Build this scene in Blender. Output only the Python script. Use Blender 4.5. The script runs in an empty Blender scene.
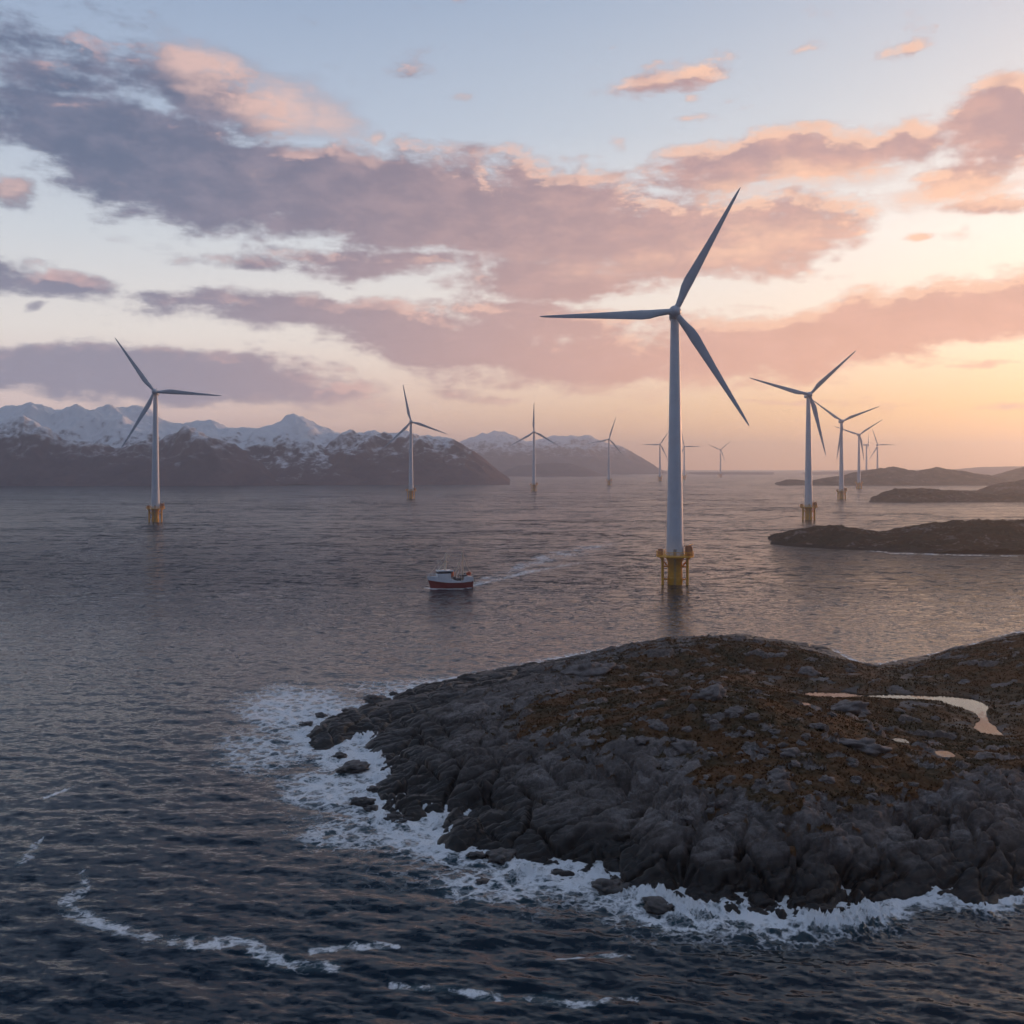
import bpy, bmesh, math, random
import numpy as np
from mathutils import Vector, Matrix, noise as mnoise

R = math.radians
S = bpy.context.scene
COL = S.collection
random.seed(4)

# ------------------------------------------------------------------ camera
CAM_H = 44.0
HOR = 465.0                     # picture row of the true horizon
cd = bpy.data.cameras.new("camera")
cam = bpy.data.objects.new("camera", cd)
COL.objects.link(cam)
cam.location = (0, 0, CAM_H)
cam.rotation_euler = (R(90), 0, 0)
cd.sensor_width = 36
cd.lens = 36
cd.shift_y = (HOR - 512) / 1024
cd.clip_start = 1
cd.clip_end = 40000
S.camera = cam

SUN_AZ, SUN_EL = 50.0, 4.0
S.view_settings.view_transform = 'Standard'
S.view_settings.look = 'None'
S.view_settings.exposure = 0.24
S.view_settings.gamma = 1.0
S.cycles.use_denoising = True
S.cycles.use_adaptive_sampling = True
S.cycles.adaptive_threshold = .03
S.cycles.adaptive_min_samples = 12
S.cycles.max_bounces = 6
S.cycles.volume_bounces = 1
S.cycles.diffuse_bounces = 3
S.cycles.glossy_bounces = 3
S.cycles.sample_clamp_indirect = 4

sl = bpy.data.lights.new("sun", 'SUN')
sl.energy = 1.4
sl.angle = R(0.5)
sl.color = (1.0, 0.50, 0.27)
so = bpy.data.objects.new("sun", sl)
COL.objects.link(so)
sdir = Vector((math.sin(R(SUN_AZ)) * math.cos(R(SUN_EL)), math.cos(R(SUN_AZ)) * math.cos(R(SUN_EL)), math.sin(R(SUN_EL))))
so.rotation_euler = (-sdir).to_track_quat('-Z', 'Y').to_euler()


def lin(c):
    out = []
    for v in c:
        v = v / 255.0
        out.append(v / 12.92 if v <= 0.04045 else ((v + 0.055) / 1.055) ** 2.4)
    return tuple(out) + (1.0,)


class NT:
    """short-hand for building a node tree"""
    def __init__(self, tree):
        self.t = tree

    def n(self, kind, **kw):
        nd = self.t.nodes.new(kind)
        for k, v in kw.items():
            setattr(nd, k, v)
        return nd

    def put(self, sock, v):
        if isinstance(v, bpy.types.NodeSocket):
            self.t.links.new(v, sock)
        elif v is not None:
            sock.default_value = v

    def m(self, op, a, b=None, c=None, clamp=False):
        nd = self.n('ShaderNodeMath', operation=op, use_clamp=clamp)
        for i, v in enumerate((a, b, c)):
            self.put(nd.inputs[i], v)
        return nd.outputs[0]

    def v(self, op, a, b=None, out=0, scale=None):
        nd = self.n('ShaderNodeVectorMath', operation=op)
        self.put(nd.inputs[0], a)
        if b is not None:
            self.put(nd.inputs[1], b)
        if scale is not None:
            self.put(nd.inputs['Scale'], scale)
        return nd.outputs[out]

    def rng(self, x, a, b, c=0.0, d=1.0, smooth=True):
        nd = self.n('ShaderNodeMapRange', interpolation_type='SMOOTHSTEP' if smooth else 'LINEAR')
        self.put(nd.inputs['Value'], x)
        for k, v in (('From Min', a), ('From Max', b), ('To Min', c), ('To Max', d)):
            self.put(nd.inputs[k], v)
        return nd.outputs['Result']

    def mix(self, f, a, b, blend='MIX'):
        nd = self.n('ShaderNodeMix', data_type='RGBA', blend_type=blend)
        nd.clamp_factor = True
        self.put(nd.inputs[0], f)
        self.put(nd.inputs[6], a)
        self.put(nd.inputs[7], b)
        return nd.outputs[2]

    def noise(self, vec, scale, detail=4, rough=0.55, color=False, dist=0.0):
        nd = self.n('ShaderNodeTexNoise')
        if vec is not None:
            self.put(nd.inputs['Vector'], vec)
        nd.inputs['Scale'].default_value = scale
        nd.inputs['Detail'].default_value = detail
        nd.inputs['Roughness'].default_value = rough
        nd.inputs['Distortion'].default_value = dist
        return nd.outputs['Color' if color else 'Fac']

    def vmap(self, vec, loc=(0, 0, 0), rot=(0, 0, 0), scale=(1, 1, 1), kind='POINT'):
        nd = self.n('ShaderNodeMapping', vector_type=kind)
        self.put(nd.inputs['Vector'], vec)
        nd.inputs['Location'].default_value = loc
        nd.inputs['Rotation'].default_value = rot
        nd.inputs['Scale'].default_value = scale
        return nd.outputs[0]

    def ramp(self, x, stops):
        nd = self.n('ShaderNodeValToRGB')
        self.put(nd.inputs[0], x)
        e = nd.color_ramp.elements
        while len(e) < len(stops):
            e.new(0.5)
        for el, (p, c) in zip(e, stops):
            el.position = p
            el.color = c
        return nd.outputs[0]

    def xyz(self, v):
        nd = self.n('ShaderNodeSeparateXYZ')
        self.put(nd.inputs[0], v)
        return nd.outputs

    def vec(self, x, y, z):
        nd = self.n('ShaderNodeCombineXYZ')
        for i, q in enumerate((x, y, z)):
            self.put(nd.inputs[i], q)
        return nd.outputs[0]


# ------------------------------------------------------------------ sky
def az_el(px, py):
    u, v = (px - 512) / 1024, (HOR - py) / 1024
    return math.degrees(math.atan(u)), math.degrees(math.atan(v / math.sqrt(1 + u * u)))


# cloud banks: centre, half width, half height, tilt (rising to the right), weight, in degrees of sky after az_el
BANKS = [
    (90, 130, 130, 40, -4, 1.05), (200, 172, 185, 46, -6, 1.2), (350, 192, 160, 46, -6, 1.2), (470, 208, 140, 48, -4, 1.1),
    (575, 228, 100, 48, 0, 1.1), (660, 238, 110, 42, 4, 1.05), (60, 66, 150, 40, -8, .62), (215, 92, 130, 34, -14, .85),
    (40, 276, 130, 20, -6, .80), (250, 262, 80, 11, 0, .62), (385, 262, 160, 17, 0, .72), (215, 300, 100, 12, -4, .8),
    (350, 318, 190, 22, -4, 1.0), (455, 348, 140, 24, -3, 1.1), (545, 282, 110, 24, 2, .95), (530, 322, 120, 22, -2, .9), (600, 358, 180, 34, 3, .95),
    (36, 304, 20, 10, 0, .75), (150, 374, 225, 24, -3, 1.2), (320, 392, 100, 14, 0, .75), (470, 396, 70, 9, 0, .55),
    (780, 156, 140, 27, 2, 1.05), (900, 140, 60, 22, 0, .85), (1005, 118, 80, 42, 8, 1.05), (965, 172, 75, 26, 10, .8),
    (990, 200, 90, 14, 0, .7), (690, 176, 60, 22, 0, .7), (760, 232, 110, 36, 6, 1.0), (850, 332, 250, 34, 5, 1.1),
    (1000, 310, 150, 30, 5, .95), (700, 368, 160, 26, 0, .8), (995, 367, 48, 5, 3, .7), (780, 402, 80, 4, 0, .55), (990, 406, 60, 6, 0, .6),
    (675, 74, 78, 16, 8, .72), (805, 48, 38, 9, 4, .6), (915, 43, 42, 13, 8, .62), (910, 240, 20, 8, 0, .62),
    (12, 198, 32, 18, 0, .8), (400, 65, 44, 15, 0, .46), (700, 110, 40, 8, 0, .4), (880, 400, 120, 6, 0, .4),
]
PINK = [
    (205, 66, 66, 26, -10, 1.0), (285, 104, 100, 28, -14, 1.0), (380, 134, 14, 12, 0, .8), (462, 98, 13, 5, 0, .7),
    (697, 91, 9, 5, 0, .8), (612, 148, 10, 8, 0, .7), (700, 62, 38, 9, 8, .7), (12, 196, 32, 16, 0, .8), (115, 234, 26, 7, 0, .6),
    (800, 178, 120, 18, 2, .8), (950, 190, 100, 22, 6, .9), (760, 238, 100, 26, 6, .75), (910, 240, 18, 7, 0, .8),
    (440, 160, 12, 5, 0, .6), (490, 168, 10, 5, 0, .6), (330, 404, 130, 12, 0, .55), (150, 352, 60, 8, 0, .5),
    (620, 262, 110, 18, 0, .5), (680, 390, 160, 14, 0, .5),
]


def cloud_group():
    g = bpy.data.node_groups.new("cloud banks", 'ShaderNodeTree')
    g.interface.new_socket("Dir", in_out='INPUT', socket_type='NodeSocketVector')
    g.interface.new_socket("Bank", in_out='OUTPUT', socket_type='NodeSocketFloat')
    g.interface.new_socket("Pink", in_out='OUTPUT', socket_type='NodeSocketFloat')
    k = NT(g)
    gi, go = k.n('NodeGroupInput'), k.n('NodeGroupOutput')
    P = gi.outputs[0]
    flat = k.vmap(P, scale=(.55, 1, 1))
    w1 = k.noise(flat, .22, 2, .5, True)
    w1 = k.v('SCALE', k.v('SUBTRACT', w1, (.5, .5, .5)), scale=3.6)
    w2 = k.noise(flat, .8, 3, .6, True)
    w2 = k.v('SCALE', k.v('SUBTRACT', w2, (.5, .5, .5)), scale=1.3)
    Q = k.v('ADD', P, k.v('MULTIPLY', k.v('ADD', w1, w2), (1.0, .62, 0)))

    def field(lst):
        acc = 0.0
        qx, qy = k.xyz(Q)[0:2]
        for (px, py, rx, ry, tilt, wt) in lst:
            a, e = az_el(px, py)
            c = math.cos(R(a))
            d = 57.3 / 1024
            # the running total rides along in z, so the banks are worked out one after another
            if rx > 50:
                rx, ry = rx * 1.12, ry * 1.2
            mp = k.vmap(k.vec(qx, qy, acc), (a, e, 0), (0, 0, R(tilt)), (rx * d * c * c, ry * d * c, 1), 'TEXTURE')
            r = k.v('LENGTH', k.v('MULTIPLY', mp, (1, 1, 0)), out=1)
            f = k.rng(r, 0.0, 1.5, wt, 0.0, smooth=True)
            acc = k.m('SMOOTH_MAX', acc, f, .12)
        return acc
    puff = k.m('SUBTRACT', k.noise(flat, .55, 7, .6), .5)
    wisp = k.m('SUBTRACT', k.noise(k.vmap(P, scale=(.25, 1.2, 1)), .9, 5, .6), .5)
    add = k.m('ADD', k.m('MULTIPLY', puff, 1.15), k.m('MULTIPLY', wisp, .7))
    fine = k.m('MULTIPLY', k.m('SUBTRACT', k.noise(flat, 2.1, 6, .62), .5), .42)
    add = k.m('ADD', add, fine)
    b = k.rng(k.m('ADD', field(BANKS), add), .23, .68)
    p = k.rng(k.m('ADD', field(PINK), add), .20, 1.05)
    k.put(go.inputs[0], b)
    k.put(go.inputs[1], p)
    return g


def make_world():
    w = bpy.data.worlds.new("World")
    S.world = w
    w.use_nodes = True
    w.cycles.sampling_method = 'MANUAL'
    w.cycles.sample_map_resolution = 512
    t = w.node_tree
    t.nodes.clear()
    k = NT(t)
    tc = k.n('ShaderNodeTexCoord').outputs['Generated']
    d = k.v('NORMALIZE', tc)
    x, y, z = k.xyz(d)[0:3]
    az = k.m('MULTIPLY', k.m('ARCTAN2', x, y), 57.2958)
    el = k.m('MULTIPLY', k.m('ARCSINE', z), 57.2958)
    e01 = k.m('DIVIDE', k.m('MAXIMUM', el, 0.0), 90.0)

    def st(lst):
        return [(e / 90.0, lin(c)) for e, c in lst]
    left = k.ramp(e01, st([(0, (214, 176, 176)), (3, (234, 208, 202)), (7, (234, 226, 221)), (12, (206, 211, 218)),
                           (18, (172, 186, 207)), (25, (144, 163, 192)), (38, (90, 110, 144)), (62, (72, 90, 120)), (90, (172, 184, 202))]))
    right = k.ramp(e01, st([(0, (255, 188, 134)), (3, (255, 206, 154)), (7, (255, 232, 212)), (12, (240, 234, 229)),
                            (18, (202, 208, 216)), (25, (170, 184, 204)), (38, (104, 122, 150)), (62, (74, 92, 122)), (90, (172, 184, 202))]))
    base = k.mix(k.rng(az, -30, 30), left, right)
    # dusk side of the sky, behind the camera
    back = k.ramp(e01, st([(0, (66, 72, 94)), (8, (80, 84, 108)), (20, (92, 104, 130)), (45, (108, 124, 150)), (90, (172, 184, 202))]))
    base = k.mix(k.rng(y, .72, -.35), base, back)
    # afterglow round the low sun
    sd = tuple(Vector((math.sin(R(SUN_AZ)), math.cos(R(SUN_AZ)), .07)).normalized())
    dot = k.v('DOT_PRODUCT', d, sd, out=1)
    glow = k.m('POWER', k.m('MAXIMUM', dot, 0.0), 9.0)
    base = k.mix(1.0, base, k.mix(glow, (0, 0, 0, 1), (.48, .25, .09, 1)), 'ADD')
    sky = k.n('ShaderNodeTexSky', sky_type='NISHITA')
    sky.sun_disc = False
    sky.sun_elevation = R(SUN_EL)
    sky.sun_rotation = R(SUN_AZ)
    sky.dust_density = 2.0
    nish = k.mix(1.0, sky.outputs[0], (.1, .1, .1, 1), 'MULTIPLY')
    base = k.mix(.12, base, nish)
    # clouds
    P = k.vec(az, el, 0.0)
    grp = cloud_group()

    def cl(v):
        nd = k.n('ShaderNodeGroup')
        nd.node_tree = grp
        k.put(nd.inputs[0], v)
        return nd.outputs
    c0 = cl(P)
    c1 = cl(k.v('ADD', P, (.42, .55, 0)))
    D, K = c0[0], c0[1]
    azf = k.rng(az, -24, 20)
    rim = k.rng(k.m('SUBTRACT', D, c1[0]), .06, .62)
    patchy = k.noise(k.vmap(P, scale=(.6, 1, 1)), .45, 3, .55)
    rim = k.m('MULTIPLY', rim, k.rng(k.m('ADD', patchy, k.m('MULTIPLY', azf, .25)), .46, .72))
    elf = k.rng(el, 2, 17)
    low = k.mix(azf, lin((146, 140, 156)), lin((230, 172, 146)))
    high = k.mix(azf, lin((90, 101, 126)), lin((178, 146, 146)))
    shade = k.mix(elf, low, high)
    tex = k.noise(k.vmap(P, scale=(.5, 1, 1)), .8, 5, .6)
    shade = k.mix(k.rng(tex, .35, .75, 0, .5), shade, k.mix(azf, lin((138, 134, 152)), lin((232, 178, 158))))
    litc = k.mix(azf, lin((226, 184, 176)), lin((253, 206, 174)))
    shade = k.mix(k.m('MULTIPLY', rim, .62), shade, litc)
    shade = k.mix(k.m('MULTIPLY', K, .85), shade, k.mix(azf, lin((216, 182, 174)), lin((250, 200, 168))))
    alpha = k.m('MULTIPLY', k.m('MAXIMUM', D, k.m('MULTIPLY', K, .8)), .95)
    alpha = k.m('MULTIPLY', alpha, k.rng(el, .2, 1.6))
    out = k.mix(alpha, base, shade)
    # water far below the sheet's end
    out = k.mix(k.rng(el, -2, -8), out, (.035, .045, .065, 1))
    bg = k.n('ShaderNodeBackground')
    k.put(bg.inputs['Color'], out)
    bg.inputs['Strength'].default_value = 1.0
    wo = k.n('ShaderNodeOutputWorld')
    t.links.new(bg.outputs[0], wo.inputs['Surface'])


make_world()


# ------------------------------------------------------------------ helpers
def tag(o, label=None, cat=None, group=None, kind=None):
    for key, v in (('label', label), ('category', cat), ('group', group), ('kind', kind)):
        if v:
            o[key] = v
    return o


def link_mesh(name, me, mat, parent=None):
    o = bpy.data.objects.new(name, me)
    COL.objects.link(o)
    if mat is not None:
        me.materials.append(mat)
    if parent is not None:
        o.parent = parent
    return o


def empty(name, loc, rz=0.0):
    o = bpy.data.objects.new(name, None)
    o.empty_display_size = 1
    o.location = loc
    o.rotation_euler = (0, 0, rz)
    COL.objects.link(o)
    return o


def copy_tree(o, parent=None):
    c = o.copy()
    COL.objects.link(c)
    if parent is not None:
        c.parent = parent
    for ch in list(o.children):
        copy_tree(ch, c)
    return c


class MB:
    """collects shapes for ONE mesh object"""
    def __init__(self):
        self.v, self.f = [], []

    def add(self, vs, fs):
        o = len(self.v)
        self.v += [tuple(p) for p in vs]
        self.f += [tuple(i + o for i in f) for f in fs]

    def box(self, cx, cy, cz, sx, sy, sz, taper=1.0, bev=0.0):
        bm = bmesh.new()
        bmesh.ops.create_cube(bm, size=1)
        for q in bm.verts:
            t = taper if q.co.z > 0 else 1
            q.co = Vector((q.co.x * sx * t, q.co.y * sy * t, q.co.z * sz))
        if bev:
            bmesh.ops.bevel(bm, geom=bm.edges[:], offset=bev, segments=2, affect='EDGES', profile=.5)
        bm.verts.index_update()
        self.add([(q.co.x + cx, q.co.y + cy, q.co.z + cz) for q in bm.verts], [[q.index for q in f.verts] for f in bm.faces])
        bm.free()

    def lathe(self, prof, n=32, cx=0, cy=0, cap=True):
        vs, fs = [], []
        for (r, z) in prof:
            for i in range(n):
                a = 2 * math.pi * i / n
                vs.append((cx + r * math.cos(a), cy + r * math.sin(a), z))
        for j in range(len(prof) - 1):
            for i in range(n):
                i2 = (i + 1) % n
                fs.append((j * n + i, j * n + i2, (j + 1) * n + i2, (j + 1) * n + i))
        if cap:
            fs.append(tuple(range(n - 1, -1, -1)))
            fs.append(tuple((len(prof) - 1) * n + i for i in range(n)))
        self.add(vs, fs)

    def tube(self, pts, r, n=8, r2=None):
        pts = [Vector(p) for p in pts]
        vs, fs = [], []
        for j, p in enumerate(pts):
            t = (pts[min(j + 1, len(pts) - 1)] - pts[max(j - 1, 0)]).normalized()
            up = Vector((0, 0, 1)) if abs(t.z) < .9 else Vector((1, 0, 0))
            a = t.cross(up).normalized()
            b = t.cross(a)
            rr = r if r2 is None else r + (r2 - r) * j / (len(pts) - 1)
            for i in range(n):
                q = 2 * math.pi * i / n
                vs.append(p + a * (rr * math.cos(q)) + b * (rr * math.sin(q)))
        for j in range(len(pts) - 1):
            for i in range(n):
                i2 = (i + 1) % n
                fs.append((j * n + i, j * n + i2, (j + 1) * n + i2, (j + 1) * n + i))
        fs.append(tuple(range(n)))
        fs.append(tuple((len(pts) - 1) * n + i for i in range(n - 1, -1, -1)))
        self.add(vs, fs)

    def build(self, name, mat, parent=None, smooth=True, angle=35):
        me = bpy.data.meshes.new(name)
        me.from_pydata(self.v, [], self.f)
        bm = bmesh.new()
        bm.from_mesh(me)
        bmesh.ops.recalc_face_normals(bm, faces=bm.faces)
        bm.to_mesh(me)
        bm.free()
        if smooth:
            me.polygons.foreach_set('use_smooth', [True] * len(me.polygons))
            me.set_sharp_from_angle(angle=R(angle))
        return link_mesh(name, me, mat, parent)


# numpy noise ------------------------------------------------------
def h2(ix, iy, seed):
    h = (ix.astype(np.int64) * 374761393 + iy.astype(np.int64) * 668265263 + seed * 1274126177) & 0xFFFFFFFF
    h = ((h ^ (h >> 13)) * 1103515245) & 0xFFFFFFFF
    h = ((h ^ (h >> 15)) * 2246822519) & 0xFFFFFFFF
    h = h ^ (h >> 16)
    return h.astype(np.float64) / 4294967296.0


def gnoise(x, y, seed=0):
    ix, iy = np.floor(x), np.floor(y)
    fx, fy = x - ix, y - iy
    ux = fx * fx * fx * (fx * (fx * 6 - 15) + 10)
    uy = fy * fy * fy * (fy * (fy * 6 - 15) + 10)

    def gr(dx, dy):
        a = h2(ix + dx, iy + dy, seed) * 2 * np.pi
        return np.cos(a) * (fx - dx) + np.sin(a) * (fy - dy)
    a, b, c, d = gr(0, 0), gr(1, 0), gr(0, 1), gr(1, 1)
    return 1.5 * ((a * (1 - ux) + b * ux) * (1 - uy) + (c * (1 - ux) + d * ux) * uy)


def fbm(x, y, octv=5, seed=0, gain=.5, lac=2.03, ridged=False):
    s, a, t = np.zeros_like(x), 1.0, 0.0
    for i in range(octv):
        n = gnoise(x + 17.3 * i, y - 9.1 * i, seed + i)
        if ridged:
            n = 1 - 2 * np.abs(n)
        s += a * n
        t += a
        a *= gain
        x, y = x * lac, y * lac
    return s / t


def worley(x, y, seed=0):
    ix, iy = np.floor(x), np.floor(y)
    f1 = np.full(x.shape, 9.0)
    f2 = np.full(x.shape, 9.0)
    cid, ox, oy = np.zeros(x.shape), np.zeros(x.shape), np.zeros(x.shape)
    for dx in (-1, 0, 1):
        for dy in (-1, 0, 1):
            cx, cy = ix + dx, iy + dy
            px, py = x - (cx + .1 + .8 * h2(cx, cy, seed)), y - (cy + .1 + .8 * h2(cx, cy, seed + 7))
            d = np.hypot(px, py)
            c = d < f1
            f2 = np.where(c, f1, np.minimum(f2, d))
            cid = np.where(c, h2(cx, cy, seed + 13), cid)
            ox, oy = np.where(c, px, ox), np.where(c, py, oy)
            f1 = np.where(c, d, f1)
    return f1, f2, cid, ox, oy


def sst(x, a, b):
    t = np.clip((x - a) / (b - a), 0, 1)
    return t * t * (3 - 2 * t)


def poly_sdf(X, Y, P):
    """signed distance to a closed polygon, positive inside"""
    d = np.full(X.shape, 1e9)
    ins = np.zeros(X.shape, bool)
    n = len(P)
    for i in range(n):
        ax, ay = P[i]
        bx, by = P[(i + 1) % n]
        ex, ey = bx - ax, by - ay
        t = np.clip(((X - ax) * ex + (Y - ay) * ey) / (ex * ex + ey * ey + 1e-9), 0, 1)
        d = np.minimum(d, np.hypot(X - ax - t * ex, Y - ay - t * ey))
        cond = ((ay > Y) != (by > Y)) & (X < ex * (Y - ay) / (ey + 1e-12) + ax)
        ins ^= cond
    return np.where(ins, d, -d)


def grid_mesh(name, X, Y, Z, mat, attrs=None, keep=None):
    ny, nx = X.shape
    co = np.stack([X, Y, Z], -1).reshape(-1, 3)
    idx = np.arange(nx * ny).reshape(ny, nx)
    q = np.stack([idx[:-1, :-1], idx[:-1, 1:], idx[1:, 1:], idx[1:, :-1]], -1).reshape(-1, 4)
    attrs = attrs or {}
    if keep is not None:
        kq = (keep[:-1, :-1] | keep[:-1, 1:] | keep[1:, 1:] | keep[1:, :-1]).reshape(-1)
        q = q[kq]
        used = np.unique(q)
        rem = np.full(nx * ny, -1, np.int64)
        rem[used] = np.arange(len(used))
        q = rem[q]
        co = co[used]
        attrs = {k: v.reshape(-1)[used] for k, v in attrs.items()}
    me = bpy.data.meshes.new(name)
    me.vertices.add(len(co))
    me.vertices.foreach_set('co', co.astype(np.float32).ravel())
    me.loops.add(len(q) * 4)
    me.loops.foreach_set('vertex_index', q.astype(np.int32).ravel())
    me.polygons.add(len(q))
    me.polygons.foreach_set('loop_start', np.arange(0, len(q) * 4, 4, dtype=np.int32))
    me.polygons.foreach_set('use_smooth', np.ones(len(q), bool))
    me.update()
    me.validate()
    for k, v in attrs.items():
        a = me.attributes.new(k, 'FLOAT', 'POINT')
        a.data.foreach_set('value', np.asarray(v, np.float32).ravel())
    return link_mesh(name, me, mat)


def at(px, py, z=0.0):
    """the point at height z seen at (px, py) of the photograph"""
    Yd = (CAM_H - z) * 1024 / (py - HOR)
    return ((px - 512) / 1024 * Yd, Yd)


def at_d(px, depth):
    return ((px - 512) / 1024 * depth, depth)


def top_z(py, depth):
    return CAM_H - (py - HOR) * depth / 1024


# ------------------------------------------------------------------ materials
def mat(name):
    m = bpy.data.materials.new(name)
    m.use_nodes = True
    t = m.node_tree
    b = t.nodes['Principled BSDF']
    return m, NT(t), b


def paint(name, col, rough=.45, var=.12, scale=.6, metal=0.0, streak=0.0):
    m, k, b = mat(name)
    pos = k.n('ShaderNodeTexCoord').outputs['Object']
    n = k.noise(pos, scale, 4, .6)
    c = k.mix(k.rng(n, .3, .7), tuple(q * (1 - var) for q in col[:3]) + (1,), tuple(min(1, q * (1 + var)) for q in col[:3]) + (1,))
    if streak:
        s = k.noise(k.vmap(pos, scale=(1.4, 1.4, .12)), 1.2, 5, .6)
        c = k.mix(k.rng(s, .52, .72, 0, streak), c, (.12, .07, .03, 1))
    k.put(b.inputs['Base Color'], c)
    k.put(b.inputs['Roughness'], k.rng(n, .2, .8, rough - .07, rough + .1))
    b.inputs['Metallic'].default_value = metal
    return m


M = {}
M['tower'] = paint('turbine white', (.70, .74, .80), .42, .05, .25)
M['blade'] = paint('blade grey white', (.52, .57, .64), .38, .05, .2)
M['yellow'] = paint('marine yellow', (.95, .44, .022), .5, .12, .5, 0, .2)
M['rust'] = paint('weathered orange', (.42, .16, .06), .55, .25, .9, 0, .3)
M['steel'] = paint('galvanised steel', (.34, .33, .32), .5, .15, .8, .3)
M['dark'] = paint('dark steel', (.05, .05, .055), .5, .2, .8)
M['red_hull'] = paint('dark red hull', (.24, .018, .016), .4, .15, .7, 0, .2)
M['white_hull'] = paint('white ship paint', (.86, .86, .87), .38, .06, .8, 0, .12)
M['cream'] = paint('cream mast paint', (.88, .74, .58), .5, .1, .8)
M['glass'] = paint('dark wheelhouse glass', (.02, .025, .03), .1, .05, .5)
M['orange'] = paint('orange gear', (.55, .12, .05), .6, .2, 1.5)
M['deck'] = paint('wooden deck', (.12, .09, .07), .7, .2, 1.2)


def m_water():
    m, k, b = mat('sea water')
    pos = k.n('ShaderNodeNewGeometry').outputs['Position']
    nrm = k.n('ShaderNodeNewGeometry').outputs['Normal']
    far = k.n('ShaderNodeAttribute', attribute_name='far').outputs['Fac']
    foam = k.n('ShaderNodeAttribute', attribute_name='foam').outputs['Fac']

    def sl(scale, wt, stretch=.55, rot=.15, det=2):
        v = k.vmap(pos, rot=(0, 0, rot), scale=(stretch, 1, 1))
        c = k.v('SUBTRACT', k.noise(v, scale, det, .6, True), (.5, .5, .5))
        return k.v('SCALE', k.v('MULTIPLY', c, (.8, 1.15, 0)), scale=wt)
    patch = k.rng(k.noise(k.vmap(pos, scale=(.35, 1, 1)), .006, 4, .6), .32, .68, .7, 1.2)
    s = k.v('ADD', sl(3.2, k.rng(far, 0, 1, .55, .6)), sl(1.1, .7))
    s = k.v('ADD', s, sl(.26, k.rng(far, 0, .2, .10, .75)))
    s = k.v('ADD', s, sl(.07, k.rng(far, .03, .5, 0, .5), .45))
    s = k.v('ADD', s, sl(.02, k.rng(far, .3, 1, 0, .34), .35))
    s = k.v('SCALE', s, scale=k.m('MULTIPLY', patch, k.rng(far, 0, .14, .62, 3.8, smooth=False)))
    N = k.v('NORMALIZE', k.v('ADD', nrm, s))
    # foam lace
    wob = k.v('SCALE', k.v('SUBTRACT', k.noise(pos, .9, 3, .6, True), (.5, .5, .5)), scale=1.6)
    vp = k.v('ADD', pos, wob)

    def lace(sc):
        vo = k.n('ShaderNodeTexVoronoi', feature='DISTANCE_TO_EDGE')
        k.put(vo.inputs['Vector'], vp)
        vo.inputs['Scale'].default_value = sc
        return vo.outputs['Distance']
    l1 = k.rng(lace(.40), .0, .26, 1, 0)
    l2 = k.rng(lace(1.15), .0, .30, 1, 0)
    fn = k.noise(k.vmap(pos, rot=(0, 0, .5), scale=(.55, 1.2, 1)), .6, 8, .68)
    tex = k.m('ADD', k.m('ADD', k.m('MULTIPLY', l1, .36), k.m('MULTIPLY', l2, .22)), k.m('MULTIPLY', fn, .78))
    cov = k.m('ADD', tex, k.m('MULTIPLY', foam, .98))
    fm = k.m('MULTIPLY', k.m('MULTIPLY', k.rng(cov, 1.10, 1.66), k.rng(foam, .02, .2)), .9)
    deep = k.mix(k.rng(foam, .0, .9), (.002, .011, .020, 1), (.02, .05, .062, 1))
    k.put(b.inputs['Base Color'], k.mix(fm, deep, (.88, .90, .92, 1)))
    k.put(b.inputs['Roughness'], k.m('MAXIMUM', k.rng(far, 0, 1, .12, .22), k.m('MULTIPLY', fm, .8)))
    b.inputs['IOR'].default_value = 1.26
    k.put(b.inputs['Specular Tint'], k.mix(fm, (.56, .79, 1.0, 1), (1, 1, 1, 1)))
    k.put(b.inputs['Normal'], N)
    return m


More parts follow.
